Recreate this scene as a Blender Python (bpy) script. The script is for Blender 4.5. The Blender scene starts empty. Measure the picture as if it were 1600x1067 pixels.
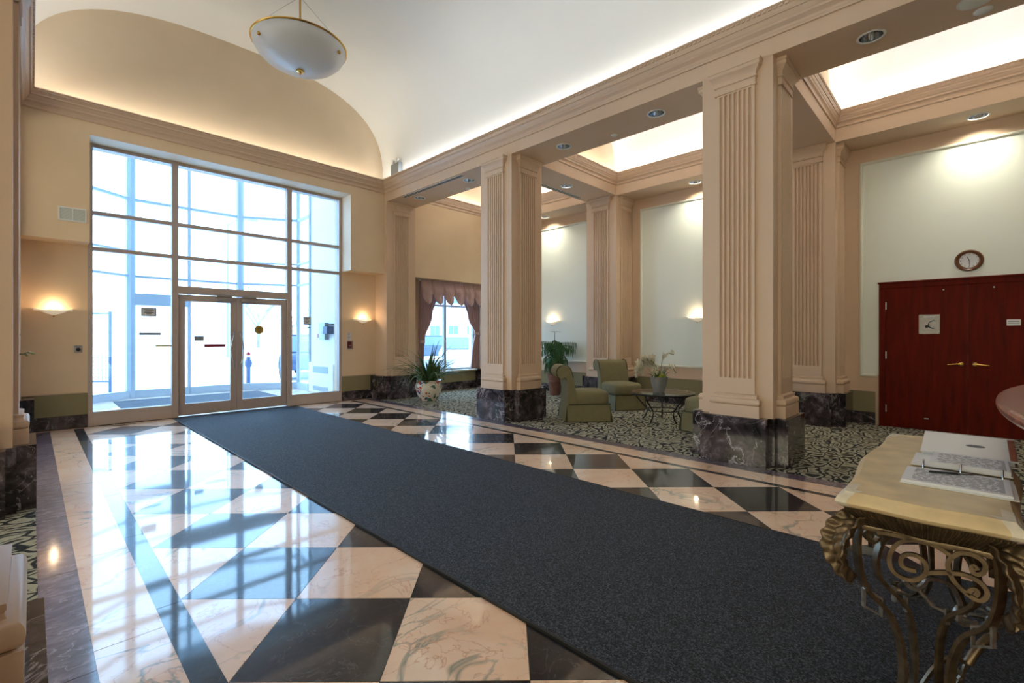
import bpy, bmesh, math, random
from mathutils import Vector, Matrix
random.seed(7)
S = bpy.context.scene
COL = S.collection
PI = math.pi

# ------------------------------------------------------------------ camera, world, exposure, big lights
cam_d = bpy.data.cameras.new('camera'); cam = bpy.data.objects.new('camera', cam_d); COL.objects.link(cam)
cam.location = (0, 0, 1.37); cam.rotation_euler = (PI/2, 0, -math.radians(45.635))
cam_d.sensor_width = 36; cam_d.lens = 735/1600*36; cam_d.shift_y = -7.5/1600; cam_d.clip_start = .02
S.camera = cam
S.view_settings.view_transform = 'Standard'; S.view_settings.look = 'None'
S.view_settings.gamma = 1; S.view_settings.use_curve_mapping = False
S.view_settings.exposure = 0.55
S.cycles.use_denoising = True
S.cycles.max_bounces = 8; S.cycles.diffuse_bounces = 5; S.cycles.glossy_bounces = 4
S.cycles.transparent_max_bounces = 16; S.cycles.transmission_bounces = 6
S.cycles.sample_clamp_indirect = 6; S.cycles.caustics_reflective = False; S.cycles.caustics_refractive = False
W = bpy.data.worlds.new('overcast_sky'); S.world = W; W.use_nodes = True
bg = W.node_tree.nodes['Background']; bg.inputs[0].default_value = (.45, .70, 1.0, 1); bg.inputs[1].default_value = 6.5

def area(name, loc, size, power, color, rot=(0, 0, 0), spread=PI):
    d = bpy.data.lights.new(name, 'AREA'); d.shape = 'RECTANGLE'; d.size, d.size_y = size
    d.energy = power; d.color = color; d.spread = spread
    o = bpy.data.objects.new(name, d); o.location = loc; o.rotation_euler = rot; COL.objects.link(o); return o

# colonnade grid (metres): hall is 4.2 wide, bays 3.825 long
XC = 2.66                      # hall axis
PXR, PXL = 5.79, -.47          # pillar centres
PY = (1.855, 5.68)             # pillar rows
YB = -6.2                      # end of the building behind the camera
WX = 9.15                      # back wall of the right bay
def mx(x): return 2*XC-x       # mirror to the left bay

COVE = (1.0, 1.0, 1.0)
UP = (PI, 0, 0)
for nm, x in (('cove_lamp_right', 5.385), ('cove_lamp_left', mx(5.385))):
    area(nm, (x, (9.1+YB)/2, 4.685), (.07, 9.1-YB-.1), 48, COVE, UP)
area('cove_lamp_entrance', (XC, 9.2, 4.685), (5.2, .07), 15, (1.0, .93, .80), UP)
def portal(loc, size, rot):
    o = area('window_portal', loc, size, 0, (1, 1, 1), rot); o.data.cycles.is_portal = True
portal((2.615, 9.72, 2.16), (4.05, 4.3), (-PI/2, 0, 0))
portal((7.54, 9.83, 1.63), (1.8, 2.2), (-PI/2, 0, 0))
FILLWIN = [(-5.3, -2.45), (-1.5, 1.4), (2.33, 5.2), (6.15, 9.0)]     # unseen left-bay windows, added for daylight on the pillars' west faces
for a, b in FILLWIN: portal((mx(WX)-.32, (a+b)/2, 2.1), (3.2, b-a), (0, -PI/2, 0))

# ------------------------------------------------------------------ helpers
def L(r, g, b):
    f = lambda c: (c/12.92 if c <= .04045 else ((c+.055)/1.055)**2.4)
    return (f(r/255), f(g/255), f(b/255), 1)

class MB:
    def __init__(s): s.v = []; s.f = []
    def add(s, v, f):
        n = len(s.v); s.v += [tuple(p) for p in v]; s.f += [tuple(i+n for i in q) for q in f]; return s
    def box(s, x0, y0, z0, x1, y1, z1):
        return s.add([(x0,y0,z0),(x1,y0,z0),(x1,y1,z0),(x0,y1,z0),(x0,y0,z1),(x1,y0,z1),(x1,y1,z1),(x0,y1,z1)],
                     [(3,2,1,0),(4,5,6,7),(0,1,5,4),(1,2,6,5),(2,3,7,6),(3,0,4,7)])
    def prism(s, poly, z0, z1):
        n = len(poly)
        a = sum(poly[i][0]*poly[(i+1)%n][1]-poly[(i+1)%n][0]*poly[i][1] for i in range(n))
        if a < 0: poly = poly[::-1]
        v = [(x, y, z0) for x, y in poly]+[(x, y, z1) for x, y in poly]
        f = [tuple(range(n))[::-1], tuple(range(n, 2*n))]+[(i, (i+1)%n, (i+1)%n+n, i+n) for i in range(n)]
        return s.add(v, f)
    def lathe(s, prof, n=24, c=(0, 0, 0), cap=True):
        v = []; f = []
        for r, z in prof:
            for k in range(n):
                a = 2*PI*k/n; v.append((c[0]+r*math.cos(a), c[1]+r*math.sin(a), c[2]+z))
        for j in range(len(prof)-1):
            for k in range(n): f.append((j*n+k, j*n+(k+1)%n, (j+1)*n+(k+1)%n, (j+1)*n+k))
        if cap:
            if prof[0][0] > 1e-4: f.append(tuple(range(n))[::-1])
            if prof[-1][0] > 1e-4: f.append(tuple((len(prof)-1)*n+k for k in range(n)))
        return s.add(v, f)
    def sweep(s, path, prof, up=(0, 0, 1), closed=False, scale=None):
        """prof: list of (a,b) offsets along side and up' vectors; path of 3-D points"""
        P = [Vector(p) for p in path]; n = len(P); m = len(prof); U = Vector(up); v = []; f = []
        for i in range(n):
            if closed: t = P[(i+1)%n]-P[i-1]
            else: t = P[min(i+1, n-1)]-P[max(i-1, 0)]
            t.normalize(); sd = t.cross(U)
            if sd.length < 1e-3: sd = t.cross(Vector((1, 0, 0)))
            sd.normalize(); u2 = sd.cross(t); k = scale[i] if scale else 1
            for a, b in prof: v.append(P[i]+sd*a*k+u2*b*k)
        for i in range(n if closed else n-1):
            j = (i+1)%n
            for q in range(m): f.append((i*m+q, i*m+(q+1)%m, j*m+(q+1)%m, j*m+q))
        if not closed: f.append(tuple(range(m))[::-1]); f.append(tuple((n-1)*m+q for q in range(m)))
        return s.add(v, f)
    def tube(s, path, r, n=8, closed=False, scale=None):
        return s.sweep(path, [(r*math.cos(2*PI*k/n), r*math.sin(2*PI*k/n)) for k in range(n)], (0.03, .02, 1), closed, scale)
    def bar(s, path, w, h, up=(0, 0, 1), scale=None):
        return s.sweep(path, [(-w/2, -h/2), (w/2, -h/2), (w/2, h/2), (-w/2, h/2)], up, False, scale)
    def grid(s, fn, nu, nv, flip=False):
        v = [fn(i/nu, j/nv) for j in range(nv+1) for i in range(nu+1)]
        f = []
        for j in range(nv):
            for i in range(nu):
                a = j*(nu+1)+i; q = (a, a+1, a+nu+2, a+nu+1); f.append(q[::-1] if flip else q)
        return s.add(v, f)
    def rect(s, x0, y0, x1, y1, prof):
        """mitred moulding round a rectangle; prof = (inward offset, z)"""
        v = []; f = []
        for o, z in prof: v += [(x0+o, y0+o, z), (x1-o, y0+o, z), (x1-o, y1-o, z), (x0+o, y1-o, z)]
        for j in range(len(prof)-1):
            for k in range(4): f.append((j*4+k, j*4+(k+1)%4, (j+1)*4+(k+1)%4, (j+1)*4+k))
        return s.add(v, f)
    def xform(s, M):
        s.v = [tuple(M @ Vector(p)) for p in s.v]; return s
    def ball(s, c, r, n=8, m=6, sz=1):
        return s.lathe([(max(r*math.sin(PI*k/m), 1e-5), -r*sz*math.cos(PI*k/m)) for k in range(m+1)], n, c, False)
    def build(s, name, mat, parent=None, smooth=0, bevel=0, subsurf=0, solid=0, loc=None, rot=None):
        me = bpy.data.meshes.new(name); me.from_pydata(s.v, [], s.f)
        bm = bmesh.new(); bm.from_mesh(me); bmesh.ops.recalc_face_normals(bm, faces=bm.faces) if not getattr(s, 'open', 0) else None
        bm.to_mesh(me); bm.free(); me.update()
        if mat: me.materials.append(mat)
        if smooth:
            me.shade_smooth() if hasattr(me, 'shade_smooth') else None
            for p in me.polygons: p.use_smooth = True
            if smooth < 170: me.set_sharp_from_angle(angle=math.radians(smooth))
        o = bpy.data.objects.new(name, me); COL.objects.link(o)
        if parent: o.parent = parent
        if loc: o.location = loc
        if rot: o.rotation_euler = rot
        if bevel:
            b = o.modifiers.new('bevel', 'BEVEL'); b.width = bevel; b.segments = 2; b.limit_method = 'ANGLE'; b.angle_limit = math.radians(40)
        if subsurf:
            b = o.modifiers.new('sub', 'SUBSURF'); b.levels = subsurf; b.render_levels = subsurf
        if solid:
            b = o.modifiers.new('solid', 'SOLIDIFY'); b.thickness = solid; b.offset = 0
        return o

def tag(o, label=None, cat=None, group=None, kind=None):
    if label: o['label'] = label
    if cat: o['category'] = cat
    if group: o['group'] = group
    if kind: o['kind'] = kind
    return o
def thing(name, label, cat, loc=(0, 0, 0), rz=0, group=None, kind=None):
    o = bpy.data.objects.new(name, None); COL.objects.link(o); o.location = loc; o.rotation_euler = (0, 0, rz)
    o.empty_display_size = .1
    return tag(o, label, cat, group, kind)
def dup(o, parent=None):
    c = o.copy(); COL.objects.link(c)
    if parent: c.parent = parent
    for ch in list(o.children): dup(ch, c)
    return c
def text(s, size, mat, parent, loc, rot, name='lettering', align='CENTER', ext=.0005):
    c = bpy.data.curves.new(name, 'FONT'); c.body = s; c.size = size; c.align_x = align; c.align_y = 'CENTER'; c.extrude = ext
    c.materials.append(mat); tmp = bpy.data.objects.new(name, c); COL.objects.link(tmp)
    me = bpy.data.meshes.new_from_object(tmp.evaluated_get(bpy.context.evaluated_depsgraph_get())); bpy.data.objects.remove(tmp); bpy.data.curves.remove(c)
    o = bpy.data.objects.new(name, me); COL.objects.link(o)
    if parent: o.parent = parent
    o.location = loc; o.rotation_euler = rot; return o
def cut(o, mb):
    """boolean-subtract a cutter from o, keeping only the result"""
    c = mb.build('cutter', None)
    m = o.modifiers.new('cut', 'BOOLEAN'); m.operation = 'DIFFERENCE'; m.object = c; m.solver = 'EXACT'
    dg = bpy.context.evaluated_depsgraph_get(); me = bpy.data.meshes.new_from_object(o.evaluated_get(dg))
    o.modifiers.clear(); o.data = me; cm = c.data; bpy.data.objects.remove(c); bpy.data.meshes.remove(cm)
    return o

# ------------------------------------------------------------------ materials
def N(nt, t, **k):
    n = nt.nodes.new(t)
    for a, b in k.items(): setattr(n, a, b)
    return n
def mat(name, col, rough=.5, metal=0, spec=.5, var=0, scale=8, bump=0, bscale=60, emit=None, estr=0, coat=0, aniso=None, trans=0):
    m = bpy.data.materials.new(name); m.use_nodes = True; nt = m.node_tree; b = nt.nodes['Principled BSDF']
    b.inputs['Base Color'].default_value = col; b.inputs['Roughness'].default_value = rough; b.inputs['Metallic'].default_value = metal
    b.inputs['Specular IOR Level'].default_value = spec
    if coat: b.inputs['Coat Weight'].default_value = coat; b.inputs['Coat Roughness'].default_value = .08
    if emit: b.inputs['Emission Color'].default_value = emit; b.inputs['Emission Strength'].default_value = estr
    tc = N(nt, 'ShaderNodeTexCoord')
    if var:
        no = N(nt, 'ShaderNodeTexNoise'); no.inputs['Scale'].default_value = scale; no.inputs['Detail'].default_value = 4
        mp = N(nt, 'ShaderNodeMapping')
        if aniso: mp.inputs['Scale'].default_value = aniso
        nt.links.new(tc.outputs['Object'], mp.inputs[0]); nt.links.new(mp.outputs[0], no.inputs['Vector'])
        r = N(nt, 'ShaderNodeValToRGB'); r.color_ramp.elements[0].position = .3; r.color_ramp.elements[1].position = .7
        r.color_ramp.elements[0].color = tuple(c*(1-var) for c in col[:3])+(1,)
        r.color_ramp.elements[1].color = tuple(min(1, c*(1+var)) for c in col[:3])+(1,)
        nt.links.new(no.outputs['Fac'], r.inputs[0]); nt.links.new(r.outputs[0], b.inputs['Base Color'])
    if bump:
        n2 = N(nt, 'ShaderNodeTexNoise'); n2.inputs['Scale'].default_value = bscale; n2.inputs['Detail'].default_value = 3
        bp = N(nt, 'ShaderNodeBump'); bp.inputs['Strength'].default_value = bump; bp.inputs['Distance'].default_value = .004
        nt.links.new(tc.outputs['Object'], n2.inputs['Vector']); nt.links.new(n2.outputs['Fac'], bp.inputs['Height']); nt.links.new(bp.outputs[0], b.inputs['Normal'])
    return m
def ramp(nt, stops):
    r = N(nt, 'ShaderNodeValToRGB'); e = r.color_ramp.elements
    while len(e) < len(stops): e.new(.5)
    for i, (p, c) in enumerate(stops): e[i].position = p; e[i].color = c
    return r
def marble(name, stops, vein, scale=2.2, vscale=1.6, vw=.03, rough=.06, patch=None, spec=.6, vecscale=(1, 1, 1), vein2=None, haze=0):
    """veined stone; every object gets its own cut of the block"""
    m = bpy.data.materials.new(name); m.use_nodes = True; nt = m.node_tree; b = nt.nodes['Principled BSDF']
    b.inputs['Roughness'].default_value = haze or rough; b.inputs['Specular IOR Level'].default_value = spec
    if haze: b.inputs['Coat Weight'].default_value = 1; b.inputs['Coat Roughness'].default_value = rough; b.inputs['Coat IOR'].default_value = 1.5
    lk = nt.links.new
    g = N(nt, 'ShaderNodeNewGeometry'); oi = N(nt, 'ShaderNodeObjectInfo')
    ml = N(nt, 'ShaderNodeVectorMath', operation='MULTIPLY'); cx = N(nt, 'ShaderNodeCombineXYZ')
    for k, w in enumerate((37., 71., 23.)):
        mm = N(nt, 'ShaderNodeMath', operation='MULTIPLY'); mm.inputs[1].default_value = w; lk(oi.outputs['Random'], mm.inputs[0]); lk(mm.outputs[0], cx.inputs[k])
    ml.inputs[1].default_value = vecscale
    ad = N(nt, 'ShaderNodeVectorMath', operation='ADD'); lk(g.outputs['Position'], ml.inputs[0]); lk(ml.outputs[0], ad.inputs[0]); lk(cx.outputs[0], ad.inputs[1])
    n1 = N(nt, 'ShaderNodeTexNoise'); n1.inputs['Scale'].default_value = scale; n1.inputs['Detail'].default_value = 6; n1.inputs['Roughness'].default_value = .6; n1.inputs['Distortion'].default_value = .6
    lk(ad.outputs[0], n1.inputs['Vector']); r1 = ramp(nt, stops); lk(n1.outputs['Fac'], r1.inputs[0])
    def veins(sc, w, dist):
        n2 = N(nt, 'ShaderNodeTexNoise'); n2.inputs['Scale'].default_value = sc; n2.inputs['Detail'].default_value = 5; n2.inputs['Roughness'].default_value = .55; n2.inputs['Distortion'].default_value = dist
        lk(ad.outputs[0], n2.inputs['Vector'])
        s1 = N(nt, 'ShaderNodeMath', operation='SUBTRACT'); s1.inputs[1].default_value = .5; lk(n2.outputs['Fac'], s1.inputs[0])
        a1 = N(nt, 'ShaderNodeMath', operation='ABSOLUTE'); lk(s1.outputs[0], a1.inputs[0])
        rr = ramp(nt, [(0, (1, 1, 1, 1)), (w, (0, 0, 0, 1))]); lk(a1.outputs[0], rr.inputs[0]); return rr
    rr = veins(vscale, vw, 1.2)
    n3 = N(nt, 'ShaderNodeTexNoise'); n3.inputs['Scale'].default_value = vscale*.8; lk(ad.outputs[0], n3.inputs['Vector'])
    r3 = ramp(nt, [(.42, (0, 0, 0, 1)), (.62, (1, 1, 1, 1))]); lk(n3.outputs['Fac'], r3.inputs[0])
    mu = N(nt, 'ShaderNodeMath', operation='MULTIPLY'); lk(rr.outputs[0], mu.inputs[0]); lk(r3.outputs[0], mu.inputs[1])
    mix = N(nt, 'ShaderNodeMixRGB'); lk(mu.outputs[0], mix.inputs[0]); lk(r1.outputs[0], mix.inputs[1]); mix.inputs[2].default_value = vein
    out = mix
    if vein2:
        rr2 = veins(vscale*2.7, vw*.6, .8); mix2 = N(nt, 'ShaderNodeMixRGB'); lk(rr2.outputs[0], mix2.inputs[0]); lk(mix.outputs[0], mix2.inputs[1]); mix2.inputs[2].default_value = vein2; out = mix2
    lk(out.outputs[0], b.inputs['Base Color'])
    return m

M = {}
M['cream'] = mat('cream_paint', L(216, 190, 166), .55, var=.03, scale=1.5, bump=.05, bscale=180)
M['trim'] = mat('cream_trim_paint', L(212, 186, 164), .42)
M['wall'] = mat('vinyl_wallcovering', L(231, 207, 176), .6, var=.03, scale=2, bump=.12, bscale=260)
M['tymp'] = mat('ochre_wallcovering', L(210, 192, 166), .65, var=.03, scale=2)
M['white'] = mat('white_ceiling_paint', L(226, 228, 226), .7, var=.02, scale=1)
M['panel'] = mat('pale_green_wallcovering', L(233, 241, 236), .6, bump=.08, bscale=240)
M['bead'] = mat('white_moulding_paint', L(225, 226, 216), .45)
M['olive'] = mat('olive_wainscot', L(140, 132, 98), .6, bump=.08, bscale=220)
M['salmon'] = marble('salmon_marble', [(.3, L(242, 198, 162)), (.5, L(250, 217, 190)), (.7, L(253, 230, 210))], L(150, 150, 134), 1.6, 1.3, .016, rough=.05, vein2=L(226, 176, 148), spec=.3, haze=.36)
M['black'] = marble('black_granite', [(.3, L(24, 26, 32)), (.6, L(34, 36, 44)), (.8, L(50, 51, 58))], L(80, 80, 86), 30, 6, .01, rough=.05, spec=.10, haze=.34)
M['purple'] = marble('purple_marble', [(.3, L(50, 38, 50)), (.5, L(84, 68, 90)), (.7, L(122, 106, 130))], L(170, 160, 175), 4, 3.2, .03, rough=.09, vecscale=(2.6, 5, 5), haze=.42)
M['levanto'] = marble('dark_red_marble', [(.32, L(20, 18, 22)), (.46, L(50, 44, 50)), (.58, L(84, 74, 82)), (.72, L(150, 142, 150))], L(186, 180, 186), 5.5, 3.6, .015, rough=.1, vein2=L(20, 18, 24))
M['grout'] = mat('grey_grout', L(70, 66, 62), .8)
M['alu'] = mat('bronze_aluminium', L(190, 176, 170), .4, metal=.1)
M['alu_out'] = mat('silver_aluminium', L(176, 190, 206), .45)
M['steel'] = mat('brushed_steel', L(190, 192, 195), .28, metal=1)
M['chrome'] = mat('chrome_reflector', L(200, 205, 210), .12, metal=1)
M['brass'] = mat('polished_brass', L(205, 165, 90), .22, metal=1)
M['gasket'] = mat('black_rubber', L(25, 25, 27), .6)
M['paper'] = mat('white_paper', L(225, 228, 236), .6)
M['ink'] = mat('grey_ink', L(120, 122, 132), .7)
M['darkink'] = mat('dark_ink', L(40, 42, 50), .7)
M['whitep'] = mat('white_plastic', L(228, 230, 232), .4)
M['greyp'] = mat('grey_metal_box', L(150, 160, 168), .4, metal=.3)
M['red'] = mat('red_enamel', L(150, 28, 36), .35)
M['yellow'] = mat('yellow_film', L(190, 155, 50), .5)
M['cherry'] = mat('cherry_veneer', L(94, 19, 5), .5, spec=.1, var=.28, scale=3, aniso=(6, 6, .7))
M['desk'] = mat('red_stone_counter', L(160, 100, 84), .2, var=.2, scale=14)
M['green'] = mat('olive_upholstery', L(122, 116, 86), .85, var=.06, scale=12, bump=.2, bscale=500)
M['pipe'] = mat('dark_olive_piping', L(60, 60, 42), .8)
M['iron'] = mat('black_iron', L(40, 38, 40), .4, metal=.6)
M['terra'] = mat('terracotta', L(128, 92, 82), .75, var=.12, scale=9)
M['zinc'] = mat('grey_glazed_metal', L(170, 172, 176), .25, metal=.5, var=.1, scale=7)
M['leaf'] = mat('green_leaf', L(86, 112, 60), .5, var=.3, scale=9)
M['leafdk'] = mat('dark_green_leaf', L(58, 104, 54), .5, var=.3, scale=12)
M['leafyl'] = mat('yellow_green_leaf', L(150, 160, 50), .5, var=.2, scale=20)
M['petal'] = mat('white_petal', L(242, 238, 222), .6)
M['stem'] = mat('brown_stem', L(84, 72, 48), .7)
M['soil'] = mat('dark_soil', L(40, 32, 26), .9)
M['wood'] = mat('walnut_clock_case', L(98, 52, 22), .35, var=.2, scale=20, aniso=(1, 8, 8), coat=.3)
M['stonepale'] = mat('worn_pale_stone', L(222, 214, 198), .5, var=.1, scale=40)
M['stone'] = mat('travertine_top', L(212, 190, 150), .38, var=.2, scale=7, bump=.15, bscale=60)
M['bronze'] = mat('antique_bronze', L(110, 93, 72), .34, metal=.65, var=.4, scale=26)
M['silverleaf'] = mat('worn_silver_leaf', L(160, 156, 148), .36, metal=.75, var=.35, scale=30)
M['fabric'] = mat('mauve_drapery', L(200, 172, 172), .75, var=.1, scale=30, aniso=(8, 8, .6))
def sheer(m, k):
    nt = m.node_tree; b = nt.nodes['Principled BSDF']; o = nt.nodes['Material Output']; t = N(nt, 'ShaderNodeBsdfTranslucent'); x = N(nt, 'ShaderNodeMixShader')
    t.inputs[0].default_value = b.inputs['Base Color'].default_value; x.inputs[0].default_value = k
    nt.links.new(b.outputs[0], x.inputs[1]); nt.links.new(t.outputs[0], x.inputs[2]); nt.links.new(x.outputs[0], o.inputs[0])
sheer(M['fabric'], .15)
M['snow'] = mat('snow', L(236, 240, 246), .9, var=.05, scale=.6)
M['facade'] = mat('pale_render', L(218, 206, 202), .8)
M['palewin'] = mat('pale_far_glass', L(176, 198, 208), .4)
M['facwin'] = mat('far_window_glass', L(96, 136, 152), .3)
M['carpaint'] = mat('dark_blue_car_paint', L(70, 84, 110), .3)
M['carglass'] = mat('car_glass', L(92, 112, 140), .2)
M['bark'] = mat('bare_bark', L(140, 132, 138), .9)
M['bollard'] = mat('blue_grey_post', L(60, 76, 110), .5)
M['concrete'] = mat('grey_concrete', L(165, 168, 172), .8)
M['lit'] = mat('lit_lamp', L(255, 250, 235), .5, emit=(1, .95, .8, 1), estr=9)
M['vwhite'] = mat('vestibule_white_paint', L(226, 230, 234), .5)
M['backseal'] = mat('sky_block', L(120, 112, 104), .9)

def glass(name, tint, refl=1.0):
    m = bpy.data.materials.new(name); m.use_nodes = True; nt = m.node_tree; nt.nodes.remove(nt.nodes['Principled BSDF'])
    o = nt.nodes['Material Output']; t = N(nt, 'ShaderNodeBsdfTransparent'); t.inputs[0].default_value = tint
    g = N(nt, 'ShaderNodeBsdfGlossy'); g.inputs['Roughness'].default_value = .02
    lw = N(nt, 'ShaderNodeLayerWeight'); lw.inputs[0].default_value = .5
    pw = N(nt, 'ShaderNodeMath', operation='POWER'); pw.inputs[1].default_value = 5; nt.links.new(lw.outputs['Facing'], pw.inputs[0])
    fr = N(nt, 'ShaderNodeMath', operation='MULTIPLY_ADD'); fr.inputs[1].default_value = .92; fr.inputs[2].default_value = .04; nt.links.new(pw.outputs[0], fr.inputs[0])
    mx_ = N(nt, 'ShaderNodeMixShader'); nt.links.new(fr.outputs[0], mx_.inputs[0]); nt.links.new(t.outputs[0], mx_.inputs[1]); nt.links.new(g.outputs[0], mx_.inputs[2])
    nt.links.new(mx_.outputs[0], o.inputs[0]); return m
M['glass'] = glass('window_glass', (.93, .97, .99, 1))
M['fillglass'] = glass('warm_fill_glass', (.95, .74, .52, 1))  # tinted warm to neutralise the blue daylight of the added left windows
M['acrylic'] = glass('clear_acrylic', (.80, .76, .78, 1))
M['tableglass'] = glass('table_glass', (.90, .95, .93, 1))
def lampglass(name, col, estr):
    m = mat(name, L(236, 232, 224), .35, emit=col, estr=estr); return m
M['sconceglass'] = lampglass('sconce_alabaster', (1, .80, .55, 1), .25)
M['bowlglass'] = mat('frosted_bowl_glass', L(206, 208, 210), .3)

def mat_carpet():
    m = bpy.data.materials.new('leaf_pattern_carpet'); m.use_nodes = True; nt = m.node_tree; b = nt.nodes['Principled BSDF']; lk = nt.links.new
    b.inputs['Roughness'].default_value = .95; b.inputs['Specular IOR Level'].default_value = .1
    g = N(nt, 'ShaderNodeNewGeometry')
    n1 = N(nt, 'ShaderNodeTexNoise'); n1.inputs['Scale'].default_value = 5; n1.inputs['Detail'].default_value = 1; lk(g.outputs['Position'], n1.inputs['Vector'])
    sc = N(nt, 'ShaderNodeVectorMath', operation='SCALE'); sc.inputs['Scale'].default_value = .16; lk(n1.outputs['Color'], sc.inputs[0])
    ad = N(nt, 'ShaderNodeVectorMath', operation='ADD'); lk(g.outputs['Position'], ad.inputs[0]); lk(sc.outputs[0], ad.inputs[1])
    mp = N(nt, 'ShaderNodeMapping'); mp.inputs['Rotation'].default_value = (0, 0, .7); mp.inputs['Scale'].default_value = (1, 1.9, 1); lk(ad.outputs[0], mp.inputs[0])
    vo = N(nt, 'ShaderNodeTexVoronoi'); vo.feature = 'DISTANCE_TO_EDGE'; vo.inputs['Scale'].default_value = 5.0; lk(mp.outputs[0], vo.inputs['Vector'])
    r = ramp(nt, [(.05, L(44, 46, 48)), (.10, L(170, 167, 150)), (.24, L(158, 155, 138)), (.30, L(52, 54, 54))]); lk(vo.outputs['Distance'], r.inputs[0])
    n2 = N(nt, 'ShaderNodeTexNoise'); n2.inputs['Scale'].default_value = 260; lk(g.outputs['Position'], n2.inputs['Vector'])
    mu = N(nt, 'ShaderNodeMixRGB', blend_type='OVERLAY'); mu.inputs[0].default_value = .5; lk(r.outputs[0], mu.inputs[1]); lk(n2.outputs['Fac'], mu.inputs[2])
    lk(mu.outputs[0], b.inputs['Base Color'])
    bp = N(nt, 'ShaderNodeBump'); bp.inputs['Strength'].default_value = .3; bp.inputs['Distance'].default_value = .006; lk(n2.outputs['Fac'], bp.inputs['Height']); lk(bp.outputs[0], b.inputs['Normal'])
    return m
M['carpet'] = mat_carpet()
def mat_runner():
    m = bpy.data.materials.new('charcoal_loop_mat'); m.use_nodes = True; nt = m.node_tree; b = nt.nodes['Principled BSDF']; lk = nt.links.new
    b.inputs['Roughness'].default_value = .75; b.inputs['Specular IOR Level'].default_value = .35
    g = N(nt, 'ShaderNodeNewGeometry')
    n1 = N(nt, 'ShaderNodeTexNoise'); n1.inputs['Scale'].default_value = 120; n1.inputs['Detail'].default_value = 3; n1.inputs['Roughness'].default_value = .8; lk(g.outputs['Position'], n1.inputs['Vector'])
    r = ramp(nt, [(.36, L(12, 15, 20)), (.5, L(42, 47, 57)), (.64, L(98, 106, 122))]); lk(n1.outputs['Fac'], r.inputs[0])
    lk(r.outputs[0], b.inputs['Base Color'])
    wv = N(nt, 'ShaderNodeTexWave'); wv.inputs['Scale'].default_value = 30; wv.inputs['Distortion'].default_value = 1.5; wv.bands_direction = 'X'; lk(g.outputs['Position'], wv.inputs['Vector'])
    md = N(nt, 'ShaderNodeMath', operation='ADD'); lk(n1.outputs['Fac'], md.inputs[0]); lk(wv.outputs['Fac'], md.inputs[1])
    bp = N(nt, 'ShaderNodeBump'); bp.inputs['Strength'].default_value = .6; bp.inputs['Distance'].default_value = .006; lk(md.outputs[0], bp.inputs['Height']); lk(bp.outputs[0], b.inputs['Normal'])
    return m
M['runner'] = mat_runner()
def mat_porcelain():
    m = bpy.data.materials.new('painted_porcelain'); m.use_nodes = True; nt = m.node_tree; b = nt.nodes['Principled BSDF']; lk = nt.links.new
    b.inputs['Roughness'].default_value = .15
    tc = N(nt, 'ShaderNodeTexCoord'); vo = N(nt, 'ShaderNodeTexVoronoi'); vo.inputs['Scale'].default_value = 9
    nz_ = N(nt, 'ShaderNodeTexNoise'); nz_.inputs['Scale'].default_value = 11; lk(tc.outputs['Object'], nz_.inputs['Vector'])
    sc_ = N(nt, 'ShaderNodeVectorMath', operation='SCALE'); sc_.inputs['Scale'].default_value = .22; lk(nz_.outputs['Color'], sc_.inputs[0])
    ad_ = N(nt, 'ShaderNodeVectorMath', operation='ADD'); lk(tc.outputs['Object'], ad_.inputs[0]); lk(sc_.outputs[0], ad_.inputs[1]); lk(ad_.outputs[0], vo.inputs['Vector'])
    r = ramp(nt, [(.0, (1, 1, 1, 1)), (.40, (1, 1, 1, 1)), (.46, (0, 0, 0, 1))]); lk(vo.outputs['Distance'], r.inputs[0])
    sp = N(nt, 'ShaderNodeSeparateColor'); lk(vo.outputs['Color'], sp.inputs[0])
    rc = ramp(nt, [(0, L(60, 110, 90)), (.3, L(190, 84, 60)), (.55, L(70, 84, 130)), (.75, L(206, 140, 110)), (.95, L(120, 140, 90))]); rc.color_ramp.interpolation = 'CONSTANT'; lk(sp.outputs[0], rc.inputs[0])
    mi = N(nt, 'ShaderNodeMixRGB'); lk(r.outputs[0], mi.inputs[0]); mi.inputs[1].default_value = L(226, 216, 200); lk(rc.outputs[0], mi.inputs[2]); lk(mi.outputs[0], b.inputs['Base Color']); return m
M['porcelain'] = mat_porcelain()
#--PART2--
# ================================================================== FLOOR
floor = tag(MB().box(mx(WX), YB, -.3, WX, 9.68, -.004).build('floor', M['grout']), 'polished lobby floor of pink and black marble diamonds with stone borders', kind='structure')
H2 = .4228; FX0, FY0 = .546, 1.26
def clip(poly, ax, lim, sgn):
    out = []
    for i, a in enumerate(poly):
        b = poly[(i+1) % len(poly)]; da = (a[ax]-lim)*sgn; db = (b[ax]-lim)*sgn
        if da >= 0: out.append(a)
        if da*db < 0:
            t = da/(da-db); out.append((a[0]+(b[0]-a[0])*t, a[1]+(b[1]-a[1])*t))
    return out
def tile(poly, m, name='floor_tile', z=0, gap=.0014):
    if len(poly) < 3: return
    cx = sum(p[0] for p in poly)/len(poly); cy = sum(p[1] for p in poly)/len(poly)
    q = []
    for x, y in poly:
        d = math.hypot(x-cx, y-cy); k = max(0, 1-gap*1.4/d) if d else 1; q.append((cx+(x-cx)*k, cy+(y-cy)*k))
    ar = abs(sum(q[i][0]*q[(i+1)%len(q)][1]-q[(i+1)%len(q)][0]*q[i][1] for i in range(len(q))))/2
    if ar < .0008: return
    return MB().prism(q, z-.02, z).build(name, m, floor)
YEND, YSTART = 9.50, -1.3
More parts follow.
